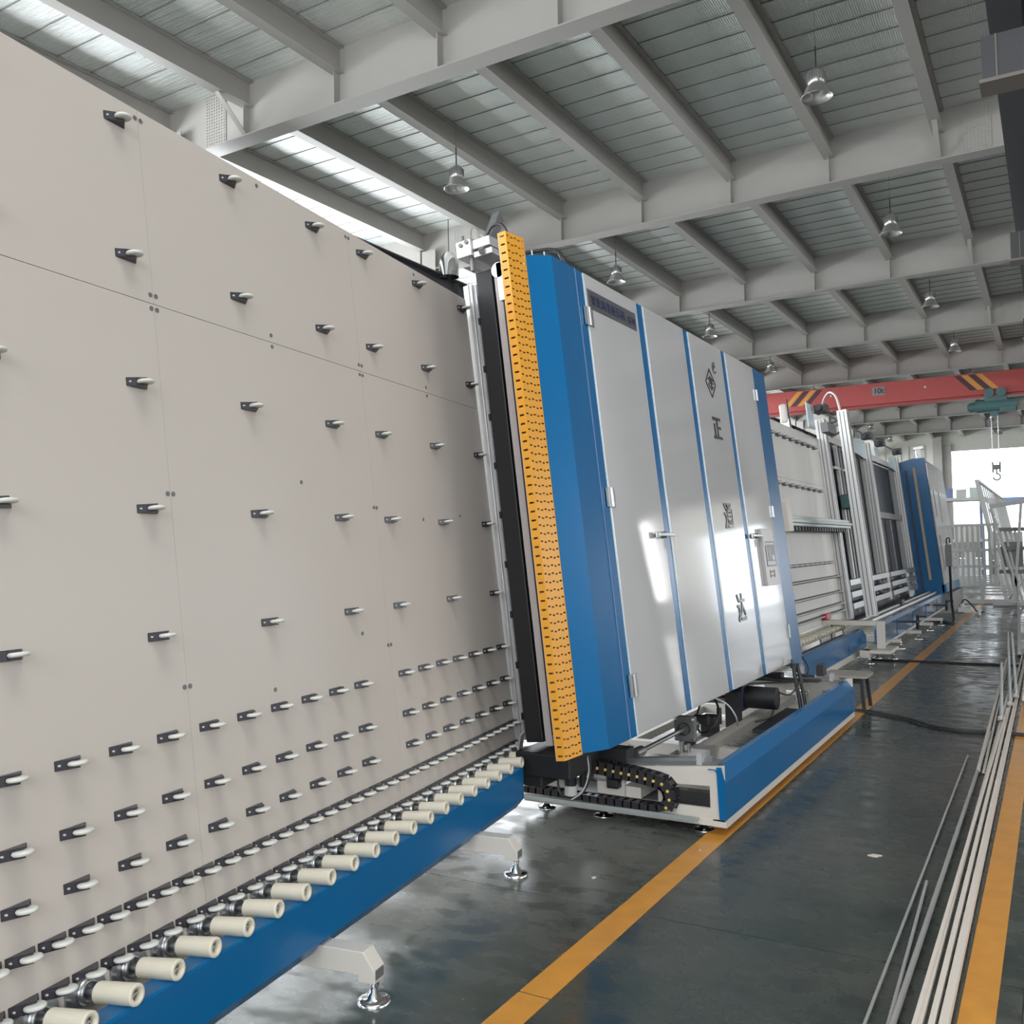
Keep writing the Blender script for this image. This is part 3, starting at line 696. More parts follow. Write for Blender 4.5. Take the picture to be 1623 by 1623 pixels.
tp2 = [(-1.566, .088), (-1.566, .285), (-1.622, .350), (-1.66, .35), (-1.66, .346), (-1.624, .346), (-1.570, .283), (-1.570, .088)]
tr = O2('front_trim', MB().prism(tp2, 4.872, 8.53).mesh('front_trim', 'blue'))
O2('trim_end', MB().prism([(-1.566, .088), (-1.566, .285), (-1.585, .366), (-1.612, .363), (-1.60, .088)], 4.866, 4.872).mesh('trim_end', 'blue'), tr)
O2('trim_end', MB().prism([(-1.566, .088), (-1.566, .285), (-1.622, .35), (-1.66, .35), (-1.66, .088)], 8.53, 8.536).mesh('trim_end', 'blue'), tr)
O2('lower_rail', MB().bb(-2.85, -1.712, 4.80, 4.87, .082, .088).bb(-2.85, -1.712, 4.797, 4.80, .082, .106).mesh('lower_rail', 'zinc'))
O2('inner_tray', MB().bb(-2.75, -1.66, 4.92, 5.4, .06, .08).mesh('inner_tray', 'dark'))
for x, y_ in ((-1.72, 4.96), (-2.32, 4.96), (-1.72, 8.4), (-2.6, 8.4), (-2.7, 4.96)):
    O2('stem', MB().cyl((x, y_, .01), (x, y_, .06), .012, 8).mesh('stem', 'chrome'))
    obj('levelling_foot', FOOT, m2, (x - WX, y_ - WY, 0), (0, 0, 0)).scale = (1, 1, .55)
# slide rails across base top
for yb, s_ in ((4.96, 1), (8.40, -1)):
    sr = O2('slide_rail', MB().prism([(-2.45, zt(-2.45)), (-1.62, zt(-1.62)), (-1.62, zt(-1.62) + .012), (-2.45, zt(-2.45) + .012)], yb - .05, yb + .05).mesh('slide_rail', 'greycast'))
    O2('rail', MB().prism([(-2.45, zt(-2.45) + .012), (-1.66, zt(-1.66) + .012), (-1.66, zt(-1.66) + .034), (-2.45, zt(-2.45) + .034)], yb - .02, yb + .02).mesh('rail', 'steel'), sr)
    O2('end_stop', MB().bb(-1.735, -1.705, yb - .055, yb + .02, zt(-1.7), zt(-1.7) + .065).mesh('end_stop', 'alu'), sr)
    O2('carriage', MB().bb(-2.42, -2.15, yb - .05, yb + .06, zt(-2.3) + .03, zt(-2.3) + .10).mesh('carriage', 'dark'), sr)
# cable chain
up_pts = [(-2.60, .322), (-2.55, .320), (-2.50, .318), (-2.45, .316), (-2.40, .314), (-2.34, .312), (-2.278, .308), (-2.229, .305), (-2.181, .300), (-2.133, .295), (-2.087, .292), (-2.038, .286), (-1.991, .280), (-1.943, .273), (-1.895, .261), (-1.863, .226), (-1.854, .181), (-1.874, .136)]
lo_pts = [(-1.93 - .05 * k, .120 + .0008 * k) for k in range(18)]
ch = O2('cable_chain', MB().bb(-2.66, -2.60, 4.80, 4.88, .29, .35).mesh('chain_mount', 'dark'))
ap = up_pts + lo_pts
for i, ((x0_, z0_), (x1_, z1_)) in enumerate(zip(ap, ap[1:])):
    a_ = math.atan2(z1_ - z0_, x1_ - x0_); l = math.hypot(x1_ - x0_, z1_ - z0_)
    lk = MB(); h_ = .036 if i < 17 else .018
    lk.bb(-.004, l + .004, -.040, -.028, -h_, h_).bb(-.004, l + .004, .028, .040, -h_, h_).bb(.012, l - .012, -.03, .03, h_ - .008, h_ - .002).bb(.012, l - .012, -.03, .03, -h_ + .002, -h_ + .008)
    lk.bb(.006, l - .006, -.043, -.040, -h_ * .6, h_ * .6)
    o = obj('chain_link', lk.mesh('chain_link', 'chainblk'), ch, (x0_, 4.84, z0_ + (0 if i < 17 else .004)), (0, -a_, 0))
    if 5 < i < 18: obj('chain_pin', MB().cyl((x0_, 4.793, z0_), (x0_, 4.797, z0_), .0085, 12).mesh('chain_pin', 'pin'), ch)
# under-cabinet machinery
O2('mount_plate', MB().bb(-2.64, -2.30, 4.5, 4.9, .30, .43).bb(-2.63, -2.5, 4.55, 4.85, .23, .30).mesh('mount_plate', 'black'), bev=.01)
O2('mount_foot', MB().bb(-2.66, -2.52, 4.6, 4.86, .222, .232).mesh('mount_foot', 'black'))
gm = O2('gear_motor', MB().cyl((-2.44, 4.78, .20), (-2.44, 4.78, .30), .035, 14).cyl((-2.38, 4.82, .19), (-2.38, 4.82, .27), .022, 12).mesh('gear_motor', 'black'))
O2('motor_cap', MB().cyl((-2.44, 4.78, .14), (-2.44, 4.78, .20), .037, 16).mesh('motor_cap', 'wheel'), gm)
O2('valve_block', MB().bb(-2.24, -2.17, 4.83, 4.90, .195, .26).bb(-2.22, -2.16, 4.80, 4.85, .21, .25).mesh('valve_block', 'black'), gm, bev=.005)
O2('air_cylinder', MB().cyl((-2.38, 4.90, .225), (-2.24, 4.90, .225), .022, 12).mesh('air_cylinder', 'steel'), gm)
O2('hose_loop', MB().tube(spline([(-2.31, 4.75, .42), (-2.30, 4.75, .30), (-2.33, 4.74, .20), (-2.40, 4.73, .145), (-2.48, 4.73, .16), (-2.50, 4.74, .24), (-2.48, 4.75, .30)]), .007, 8).mesh('hose_loop', 'cable'))
O2('hose_loop', MB().tube(spline([(-2.305, 4.72, .40), (-2.295, 4.72, .30), (-2.33, 4.71, .195), (-2.40, 4.70, .14)]), .004, 6).mesh('hose_loop', 'wheel'))
O2('guide_arm', bar(MB(), (-2.62, 4.55, .52), (-2.70, 4.62, .30), .05, .012).mesh('guide_arm', 'alu'))
O2('disc_cover', MB().cyl((-2.33, 5.2, .36), (-2.30, 5.2, .363), .09, 20).mesh('disc_cover', 'white'))
O2('drive_shaft', MB().cyl((-2.16, 5.10, .345), (-2.16, 6.0, .345), .014, 10).cyl((-2.16, 5.05, .345), (-2.16, 5.16, .345), .032, 12).mesh('drive_shaft', 'steel'))
fp = O2('bearing_plate', MB().bb(-2.235, -2.085, 5.90, 5.93, .26, .43).mesh('bearing_plate', 'greycast'), bev=.01)
O2('bearing', MB().lathe([(.04, 5.87), (.04, 5.90)], 16, 'y', (-2.16, 0, .345)).cyl((-2.16, 5.93, .345), (-2.16, 6.05, .345), .05, 14).mesh('bearing', 'dark'), fp)
O2('plate_bolts', MB().cyl((-2.22, 5.89, .28), (-2.22, 5.90, .28), .01, 6).cyl((-2.1, 5.89, .28), (-2.1, 5.90, .28), .01, 6).cyl((-2.22, 5.89, .41), (-2.22, 5.90, .41), .01, 6).cyl((-2.1, 5.89, .41), (-2.1, 5.90, .41), .01, 6).mesh('plate_bolts', 'chrome'), fp)
O2('spring_pack', MB().cyl((-2.17, 5.86, .19), (-2.17, 5.86, .27), .018, 10).cyl((-2.12, 5.86, .19), (-2.12, 5.86, .26), .014, 10).bb(-2.24, -2.06, 5.82, 5.96, .15, .19).mesh('spring_pack', 'steel'))
O2('side_block', MB().bb(-2.13, -1.98, 5.86, 6.0, .15, .23).mesh('side_block', 'alu'))
mt = O2('drive_motor', MB().cyl((-2.14, 7.25, .36), (-1.90, 7.25, .36), .085, 22).mesh('drive_motor', 'black'))
O2('motor_flange', MB().bb(-2.19, -2.14, 7.15, 7.35, .26, .46).bb(-2.28, -2.19, 7.2, 7.3, .33, .42).mesh('motor_flange', 'motor'), mt, bev=.008)
O2('coupling', MB().cyl((-2.5, 7.1, .34), (-2.28, 7.15, .35), .03, 12).cyl((-2.62, 6.8, .34), (-2.5, 6.9, .34), .045, 12).mesh('coupling', 'steel'), mt)
O2('inner_beam', MB().bb(-2.42, -2.34, 4.95, 8.4, .36, .42).mesh('inner_beam', 'greycast'))
O2('inner_mechanism', MB().bb(-2.6, -2.46, 5.2, 8.3, .30, .44).bb(-2.32, -2.26, 6.3, 6.4, .15, .34).bb(-2.3, -2.2, 6.62, 6.75, .15, .30).bb(-2.25, -2.14, 7.05, 7.12, .15, .42).cyl((-2.3, 6.5, .3), (-2.2, 6.5, .3), .035, 12).cyl((-2.25, 6.9, .2), (-2.25, 6.9, .32), .02, 8).bb(-2.0, -1.8, 6.9, 7.9, .15, .18).mesh('inner_mechanism', 'dark'))
O2('hose_loop', MB().tube(spline([(-2.2, 6.6, .47), (-2.12, 6.5, .36), (-2.16, 6.42, .25), (-2.25, 6.45, .22), (-2.32, 6.6, .30), (-2.3, 6.7, .44)]), .008, 8).mesh('hose_loop', 'cable'))
O2('white_hose', MB().tube(spline([(-2.12, 6.35, .49), (-2.06, 6.5, .42), (-2.03, 6.6, .32), (-2.05, 6.7, .24)]), .006, 6).mesh('white_hose', 'wheel'))
O2('power_hose', MB().tube(spline([(-1.93, 7.9, .55), (-1.90, 7.85, .40), (-1.86, 7.8, .25), (-1.84, 7.75, .10)]), .016, 8).tube(spline([(-1.90, 7.92, .55), (-1.86, 7.86, .40), (-1.82, 7.8, .25), (-1.80, 7.75, .10)]), .014, 8).mesh('power_hose', 'cable'))
O2('motor_lead', MB().tube(spline([(-1.92, 7.25, .30), (-1.95, 7.2, .22), (-2.05, 7.15, .19)]), .007, 6).tube(spline([(-1.9, 7.3, .40), (-1.86, 7.5, .36), (-1.85, 7.8, .42)]), .007, 6).mesh('motor_lead', 'cable'))
O2('corner_hoses', MB().tube(spline([(-1.97, 8.4, .55), (-1.93, 8.45, .45), (-1.95, 8.4, .38), (-2.02, 8.3, .42), (-2.04, 8.3, .54)]), .008, 6).tube(spline([(-2.0, 8.2, .5), (-1.95, 8.25, .42), (-1.85, 8.3, .40)]), .012, 6).mesh('corner_hoses', 'cable'))
O2('cable_tray', MB().bb(-2.3, -1.8, 8.2, 8.32, .36, .375).mesh('cable_tray', 'dark')); O2('rear_block', MB().bb(-1.9, -1.84, 8.6, 8.75, .36, .46).mesh('rear_block', 'dark'))

# ---------------------------------------------------------------- stool
st = thing('stool', 'low grey wooden stool with black legs behind the blue base corner', 'stool', (-1.74, 9.2, 0))
top = MB()
pt = []
for cx, cy_, a0 in ((.15, .15, 0), (-.15, .15, 90), (-.15, -.15, 180), (.15, -.15, 270)):
    for k in range(5): pt.append((cx + .05 * math.cos(R(a0 + 22.5 * k)), cy_ + .05 * math.sin(R(a0 + 22.5 * k))))
obj('seat', top.prism(pt, .30, .325, 'xy').mesh('seat', 'wood'), st, bev=.004)
for sx in (-1, 1):
    for sy in (-1, 1): obj('leg', bar(MB(), (sx * .14, sy * .14, .30), (sx * .165, sy * .165, 0), .03, .03).mesh('leg', 'black'), st)
for sy in (-1, 1): obj('rail', MB().bb(-.14, .14, sy * .14 - .01, sy * .14 + .01, .25, .29).mesh('rail', 'black'), st)

# ---------------------------------------------------------------- machine 3: second conveyor board
m3 = thing('glass_conveyor', 'second cream conveyor board beyond the white-doored press', 'conveyor', (-2.7, 11.7, 0))
LB = leanM(-2.70)
def O3(name, me, par=None, **k): return obj(name, me, m3 if par is None else par, (2.7, -11.7, 0) if par is None else (0, 0, 0), **k)
for a_, b_ in zip([9.0, 10.35, 11.7, 13.05], [10.35, 11.7, 13.05, 14.35]):
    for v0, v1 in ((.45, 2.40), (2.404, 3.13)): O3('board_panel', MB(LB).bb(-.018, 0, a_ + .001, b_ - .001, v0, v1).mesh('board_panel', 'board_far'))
o3 = (-2.7, 11.7, 0)
for z, ylist in ((2.93, .34), (2.30, .34), (1.27, .30)):
    wheels(m3, -2.70, [11.4 + ylist * k for k in range(int(2.9 / ylist))], z * VS, o3, False, 1.5)
for z in (1.06, .84, .67, .565):
    wheels(m3, -2.70, [11.3 + .12 * k for k in range(25)], z * VS, o3, False, 1.2)
    O3('wheel_rail', MB(LB).bb(0, .012, 9.1, 14.3, z * VS + .016, z * VS + .022).bb(0, .012, 9.1, 14.3, z * VS - .024, z * VS - .018).mesh('wheel_rail', 'greycast'))
for k in range(20):
    p = Vector((-2.53, 10.6 + .16 * k, .42)) - Vector(o3)
    o = obj('drive_roller', RS, m3, p, (0, -LEAN, 0))
    obj('shaft', RH, o)
O3('roller_bar', MB(LB).bb(-.03, .012, 9.1, 14.3, .29, .44).mesh('roller_bar', 'paint'))
tpc = [(-2.30, .13), (-2.30, .285), (-2.36, .355), (-2.42, .355), (-2.42, .35), (-2.365, .35), (-2.306, .283), (-2.306, .13)]
O3('front_trim', MB().prism(tpc, 9.9, 13.5).mesh('front_trim', 'blue'))
O3('trim_end', MB().prism([(-2.30, .13), (-2.30, .285), (-2.36, .355), (-2.42, .355), (-2.42, .13)], 13.5, 13.506).mesh('trim_end', 'blue'))
O3('tray', MB().bb(-2.62, -2.40, 9.9, 13.5, .27, .28).mesh('tray', 'dark'))
O3('base_frame', MB().bb(-2.40, -2.285, 9.85, 13.55, .06, .13).bb(-3.3, -3.2, 9.85, 13.55, .06, .13).bb(-3.3, -2.3, 9.9, 10.0, .06, .13).bb(-3.3, -2.3, 13.4, 13.5, .06, .13).mesh('base_frame', 'paint'))
for x, y_ in ((-2.35, 10.1), (-2.35, 13.3), (-3.25, 10.1), (-3.25, 13.3)): obj('levelling_foot', FOOT, m3, (x + 2.7, y_ - 11.7, 0)).scale = (1, 1, .6)
O3('back_posts', MB(LB).bb(-.12, -.02, 9.1, 9.2, .1, 3.05).bb(-.12, -.02, 14.2, 14.3, .1, 3.05).bb(-.12, -.02, 11.6, 11.7, .1, 3.05).mesh('back_posts', 'paint'))
O3('measuring_beam', MB(LB).bb(.10, .22, 10.95, 14.7, 1.75, 1.79).bb(.10, .24, 10.95, 14.7, 1.79, 1.83).bb(.09, .20, 10.95, 14.7, 1.83, 1.88).mesh('measuring_beam', 'zinc'), bev=.006)
sb = MB(LB)
for k in range(22): sb.bb(.08, .20, 11.0 + .16 * k, 11.08 + .16 * k, 1.70, 1.75)
O3('beam_rollers', sb.mesh('beam_rollers', 'dark'))
O3('beam_bracket', MB(LB).bb(.05, .26, 10.75, 10.95, 1.68, 2.02).mesh('beam_bracket', 'white'))
rd = O3('red_clamp', MB(LB).bb(.02, .08, 12.85, 13.15, .52, .60).mesh('red_clamp', 'redplastic'), bev=.01)
O3('clamp_cable', MB(LB).tube(spline([(.06, 13.05, .52), (.12, 12.9, .42), (.14, 12.7, .33), (.16, 12.6, .28)]), .008, 6).mesh('clamp_cable', 'cable'), rd)

# top box behind the second board
tb = thing('pulley_cover', 'white pulley cover on a post above the second cream board', 'machine head', (-3.36, 13.1, 0))
obj('cover', MB(leanM(.5)).bb(-.05, .05, -.09, .12, 3.25, 3.52).mesh('cover', 'white'), tb, bev=.03)
obj('post', MB(leanM(.5)).bb(-.06, .06, -.06, .06, .1, 3.3).mesh('post', 'alu'), tb)
obj('belt', MB(leanM(.5)).bb(.05, .062, -.02, .02, 3.2, 3.58).mesh('belt', 'cable'), tb)

# ---------------------------------------------------------------- machine 4: sealing line with aluminium columns and dark panels
m4 = thing('sealing_line', 'aluminium-framed sealing machine with dark panels between the two blue cabinets', 'machine', (-2.7, 18.0, 0))
LS = leanM(-2.70)
def O4(name, me, par=None, **k): return obj(name, me, m4 if par is None else par, (2.7, -18, 0) if par is None else (0, 0, 0), **k)
def column(yc, u0, w_, d_, v0, v1):
    c_ = O4('aluminium_column', MB(LS).bb(u0, u0 + w_, yc - d_ / 2, yc + d_ / 2, v0, v1).mesh('aluminium_column', 'alu'), bev=.004)
    g_ = MB(LS)
    for f in (.3, .7): g_.bb(u0 + w_ * f - .006, u0 + w_ * f + .006, yc - d_ / 2 - .003, yc - d_ / 2 - .001, v0 + .02, v1 - .02)
    g_.bb(u0 + w_ + .001, u0 + w_ + .003, yc - .02, yc + .02, v0 + .02, v1 - .02)
    O4('slot', g_.mesh('slot', 'greycast'), c_); return c_
column(14.35, .0, .13, .16, .42, 3.42); column(18.15, .0, .13, .2, .5, 3.40); column(21.85, .0, .12, .2, .5, 3.42)
cB = column(13.25, .52, .13, .18, .50, 3.32)
for i, (a_, b_, v0) in enumerate(((14.5, 16.05, .95), (16.2, 18.0, .95), (18.4, 21.5, .95))):
    O4('dark_panel', MB(LS).bb(-.06, -.03, a_, b_, v0, 3.12).mesh('dark_panel', 'glass_dark'))
O4('grey_panel', MB(LS).bb(-.02, .0, 17.75, 18.05, .95, 3.15).mesh('grey_panel', 'greyp')); O4('grey_panel', MB(LS).bb(-.02, .0, 21.1, 21.9, .95, 3.15).mesh('grey_panel', 'greyp'))
O4('grey_panel', MB(LS).bb(-.02, .0, 14.5, 15.0, .95, 2.7).mesh('grey_panel', 'greyp'))
O4('top_beam', MB(LS).bb(-.03, .05, 14.4, 22.0, 3.13, 3.24).mesh('top_beam', 'alu')); O4('mid_beam', MB(LS).bb(-.02, .03, 18.2, 22, 2.02, 2.14).mesh('mid_beam', 'greyp'))
O4('side_plate', MB(LS).prism([(16.6, 3.15), (18.1, 3.08), (18.1, 3.42), (17.2, 3.42), (16.6, 3.3)], .051, .06, 'yz').prism([(20.8, 3.15), (22.0, 3.08), (22.0, 3.42), (21.4, 3.42), (20.8, 3.3)], .051, .06, 'yz').mesh('side_plate', 'edge'))
O4('inner_post', MB(LS).bb(.0, .05, 15.35, 15.43, .95, 3.12).bb(.0, .05, 15.0, 16.4, 2.72, 2.76).mesh('inner_post', 'alu'))
for q_ in ((.0, .06, 15.5, 15.62, .95, 3.1), (.02, .06, 16.6, 16.7, .95, 2.6), (.02, .06, 19.8, 19.9, .95, 2.0)): O4('vertical_guide', MB(LS).bb(*q_).mesh('vertical_guide', 'greycast'))
O4('robot_head', MB(LS).bb(.06, .22, 15.0, 15.55, 2.08, 2.30).mesh('robot_head', 'green'), bev=.02)
O4('black_strip', MB(LS).bb(.0, .05, 15.75, 16.4, .95, 2.1).bb(.0, .04, 16.75, 17.1, .95, 2.2).mesh('black_strip', 'black'))
for yc, v in ((18.1, 3.46), (14.3, 3.50), (19.6, 3.46), (21.9, 3.48)):
    O4('drive_head', MB(LS).bb(.02, .2, yc - .14, yc + .14, v, v + .12).cyl((.11, yc - .25, v + .06), (.11, yc + .25, v + .06), .045, 10).mesh('drive_head', 'dark'), bev=.01)
O4('sync_shaft', MB(LS).cyl((.11, 14.3, 3.53), (.11, 22, 3.53), .018, 8).mesh('sync_shaft', 'greycast'))
for q_ in ((.0, .015, 13.75, 14.15, 3.25, 3.62), (.0, .02, 19.4, 19.8, 3.24, 3.45)): O4('white_bracket', MB(LS).bb(*q_).mesh('white_bracket', 'edge'))
O4('bridge_frame', MB(LS).tube([(.2, 14.2, 3.30), (.55, 13.4, 3.26)], .02, 6).tube([(.2, 14.3, 3.12), (.55, 13.4, 3.08)], .015, 6).bb(.2, .3, 13.6, 14.2, 3.12, 3.26).mesh('bridge_frame', 'greycast'))
O4('hose_arc', MB(LS).tube(spline([(.1, 14.3, 3.5), (.2, 14.1, 3.66), (.35, 13.8, 3.70), (.5, 13.4, 3.55), (.55, 13.3, 3.3)]), .016, 6).mesh('hose_arc', 'wheel'))
for k, v in enumerate((.55, .72, .90)):
    for a_, b_ in ((14.5, 18.2), (18.45, 21.9)):
        O4('roller_beam', MB(LS).bb(.04, .14, a_, b_, v, v + .09).mesh('roller_beam', 'steel'), bev=.004)
fm = MB(LS)
for k in range(16): fm.bb(.13, .17, 14.7 + .45 * k, 14.78 + .45 * k, .50 + .17 * (k % 3), .54 + .17 * (k % 3))
q = O4('mechanism', fm.mesh('mechanism', 'greycast')); q['kind'] = 'stuff'
O4('back_shield', MB(LS).bb(-.08, -.05, 14.5, 21.8, .30, .95).mesh('back_shield', 'dark'))
O4('toothed_belt', MB(LS).bb(.2, .30, 13.8, 21.9, .40, .43).mesh('toothed_belt', 'dark')); O4('belt_guide', MB(LS).bb(.31, .36, 13.8, 21.9, .38, .44).bb(.42, .48, 13.8, 21.9, .36, .42).mesh('belt_guide', 'alu'))
O4('belt_clamp', MB(LS).bb(.28, .4, 17.4, 17.7, .40, .50).mesh('belt_clamp', 'dark'))
M['bluefilm'] = mat('blue_film_covered_trim', (0.03, 0.16, 0.36), 0.08, spec=0.9, bump=0.35, bscale=2.2, var=0.15, coat=0.6)
O4('front_trim', MB().prism([(-2.10, .15), (-2.10, .40), (-2.14, .44), (-2.2, .44), (-2.2, .15)], 13.55, 21.95).mesh('front_trim', 'bluefilm'))
for k in range(4): O4('panel_seam', MB().bb(-2.098, -2.094, 14.9 + 1.8 * k, 14.93 + 1.8 * k, .15, .40).mesh('panel_seam', 'blue'))
O4('base_frame', MB().bb(-2.25, -2.12, 13.6, 21.95, .10, .15).bb(-3.4, -3.3, 13.6, 21.95, .10, .15).bb(-2.2, -2.0, 14.5, 14.58, .09, .14).bb(-2.2, -1.9, 16.0, 16.08, .09, .14).bb(-2.2, -1.9, 17.6, 17.68, .09, .14).bb(-2.2, -1.85, 18.7, 18.78, .09, .14).mesh('base_frame', 'paint'))
for x, y_ in ((-2.0, 14.55), (-1.94, 16.05), (-1.94, 17.65), (-1.88, 18.8), (-3.35, 14), (-3.35, 22)): obj('levelling_foot', FOOT, m4, (x + 2.7, y_ - 18, 0))
for x, y_ in ((-1.86, 15.3), (-1.84, 19.4)):
    hw = O4('hand_wheel', MB().lathe([(.10, -.012), (.115, 0), (.10, .012)], 20, 'x', (x, y_, .33)).bb(x - .006, x + .006, y_ - .1, y_ + .1, .32, .34).bb(x - .006, x + .006, y_ - .01, y_ + .01, .23, .43).mesh('hand_wheel', 'black'))
    O4('crank', MB().cyl((x, y_ + .02, .41), (x + .12, y_ + .02, .41), .012, 8).cyl((x - .24, y_, .33), (x, y_, .33), .012, 8).mesh('crank', 'black'), hw)
# T stand
ts = thing('column_stand', 'beige steel stand with arm beside the second blue trim', 'stand', (-2.02, 12.95, 0))
obj('post', MB().bb(-.045, .045, -.06, .06, .17, .52).mesh('post', 'paint'), ts, bev=.004)
obj('arm', MB().bb(-.75, -.046, -.06, .06, .46, .52).mesh('arm', 'paint'), ts, bev=.004)
obj('foot_plate', MB().bb(-.18, .16, -.35, .35, .13, .17).bb(-.2, -.08, -.42, -.2, .08, .17).mesh('foot_plate', 'paint'), ts, bev=.004)
for x, y_ in ((-.1, -.32), (.1, .3), (-.1, .3)): obj('levelling_foot', FOOT, ts, (x, y_, 0))

# ---------------------------------------------------------------- machine 5: far blue cabinet
m5 = thing('blue_cabinet', 'far blue cabinet with tan strip and tall white front doors', 'machine', (-2.3, 23.6, 0))
LC = leanM(-2.0)
def O5(name, me, par=None, **k): return obj(name, me, m5 if par is None else par, (2.3, -23.6, 0) if par is None else (0, 0, 0), **k)
O5('side_panel', MB(LC).prism([(-.66, .45), (-.06, .40), (-.06, 3.40), (-.30, 3.42), (-.66, 3.36)], 22.0, 22.02).mesh('side_panel', 'blue'))
O5('body', MB(LC).bb(-.64, -.08, 22.02, 25.2, .42, 3.36).mesh('body', 'blue'))
for a_, b_ in ((22.0, 22.9), (22.93, 23.95), (24.0, 25.2)): O5('front_door', MB(LC).bb(-.08, -.03, a_, b_, .62, 3.28).mesh('front_door', 'door'), bev=.01)
for a_, v0, v1 in ((22.35, .9, 1.7), (23.4, .85, 1.6), (22.4, 2.1, 2.7), (23.4, 2.0, 2.7)): O5('door_slot', MB(LC).bb(-.029, -.024, a_, a_ + .12, v0, v1).mesh('door_slot', 'greyp'))
O5('kick_panel', MB(LC).bb(-.1, -.02, 22.0, 25.2, .45, .62).mesh('kick_panel', 'blue'))
O5('tan_strip', MB(LC).bb(-.33, -.28, 21.98, 22.0, .75, 3.22).mesh('tan_strip', 'tan'))
O5('dark_slot', MB(LC).bb(-.50, -.45, 21.985, 22.0, .5, 3.18).bb(-.6, -.57, 21.985, 22.0, .5, 3.3).mesh('dark_slot', 'motor'))
O5('top_cap', MB(LC).cyl((-.2, 22.3, 3.4), (-.2, 22.3, 3.62), .06, 12).bb(-.28, -.08, 22.2, 22.4, 3.62, 3.68).mesh('top_cap', 'alu'))
O5('base', MB().bb(-2.75, -2.0, 22.1, 25.1, .0, .42).mesh('base', 'greyp'))
pd = O5('control_pendant', MB().bb(-1.98, -1.86, 21.0, 21.12, 1.02, 1.48).mesh('control_pendant', 'greyp'), bev=.01)
O5('buttons', MB().bb(-1.86, -1.80, 20.99, 21.1, 1.36, 1.40).bb(-1.86, -1.80, 20.99, 21.1, 1.28, 1.32).bb(-1.86, -1.80, 20.99, 21.1, 1.20, 1.24).bb(-1.86, -1.80, 20.99, 21.1, 1.12, 1.15).mesh('buttons', 'white'), pd)
O5('pendant_loop', MB().tube(spline([(-1.95, 21.06, 1.48), (-1.95, 21.06, 1.6), (-1.90, 21.06, 1.6), (-1.90, 21.06, 1.5)]), .012, 6).mesh('pendant_loop', 'cable'), pd)
O5('pendant_hose', MB().tube(spline([(-1.90, 21.0, 1.02), (-1.88, 20.8, .75), (-1.82, 20.2, .35), (-1.72, 19.3, .03), (-1.85, 19.2, .025), (-2.1, 19.3, .03)]), .025, 8).mesh('pendant_hose', 'cable'), pd)

# ---------------------------------------------------------------- items on the floor
def cable_thing(name, label, pts, r, mt_='cable', cat='cable'):
    p0 = Vector((pts[0][0], pts[0][1], 0))
    return thing(name, label, cat, p0, me=MB().tube([Vector(p) - p0 for p in spline(pts)], r, 8).mesh(name, mt_))
t = thing('cable_ramp', 'flat dark cable cover lying straight across the aisle floor', 'cable cover', (-1.2, 13.0, 0))
obj('ramp', MB().prism([(-.07, 0), (.07, 0), (.045, .018), (-.045, .018)], -.95, .82, 'yz').mesh('ramp', 'black'), t)
cable_thing('power_cable', 'thin black cable snaking from the stool across the aisle', [(-1.70, 9.05, .012), (-1.45, 8.98, .012), (-1.15, 8.75, .012), (-.95, 8.5, .012), (-.75, 8.4, .012), (-.5, 8.43, .012), (-.2, 8.42, .012), (.1, 8.4, .012)], .010)
cable_thing('power_cable', 'second thin black cable running beside the first across the aisle', [(-1.66, 9.0, .010), (-1.45, 8.90, .010), (-1.17, 8.68, .010), (-.97, 8.44, .010), (-.72, 8.34, .010), (-.45, 8.38, .010), (-.2, 8.37, .010), (.1, 8.35, .010)], .008)
def scrap(x, y_, s_, label, seed):
    rnd = random.Random(seed); b = MB(); pts = [(s_ * (1 + .5 * rnd.random()) * math.cos(t_) * (1 if k % 2 else .5), s_ * .6 * math.sin(t_)) for k, t_ in enumerate([2 * PI * j / 9 for j in range(9)])]
    b.prism(pts, 0.0005, .006, 'xy'); o = thing('paper_scrap', label, 'litter', (x, y_, 0), rnd.random() * 3, me=b.mesh('paper_scrap', 'white')); return o
scrap(-.83, 4.91, .03, 'torn white scrap of paper in the middle of the aisle', 1)
scrap(-1.62, 4.60, .008, 'tiny white chip on the floor in front of the press base', 2)
scrap(-1.93, 4.0, .012, 'small white pebble-like crumb near the second conveyor foot', 3)
t = thing('white_cup', 'small white upright cup far down the aisle floor', 'cup', (-1.44, 21.6, 0), me=MB().cyl((0, 0, 0), (0, 0, .11), .035, 14).mesh('white_cup', 'wheel'))
t = thing('floor_pump', 'small pale pump with hoses beside the far blue cabinet', 'pump', (-1.75, 22.2, 0))
obj('body', MB().bb(-.12, .12, -.12, .12, .02, .12).cyl((-.05, 0, .12), (-.05, 0, .2), .05, 12).mesh('body', 'wheel'), t, bev=.01)
obj('hose', MB().tube(spline([(-.1, 0, .15), (0, .1, .28), (.15, 0, .15), (.25, -.1, .03), (.38, -.1, .03)]), .014, 6).mesh('hose', 'cable'), t)

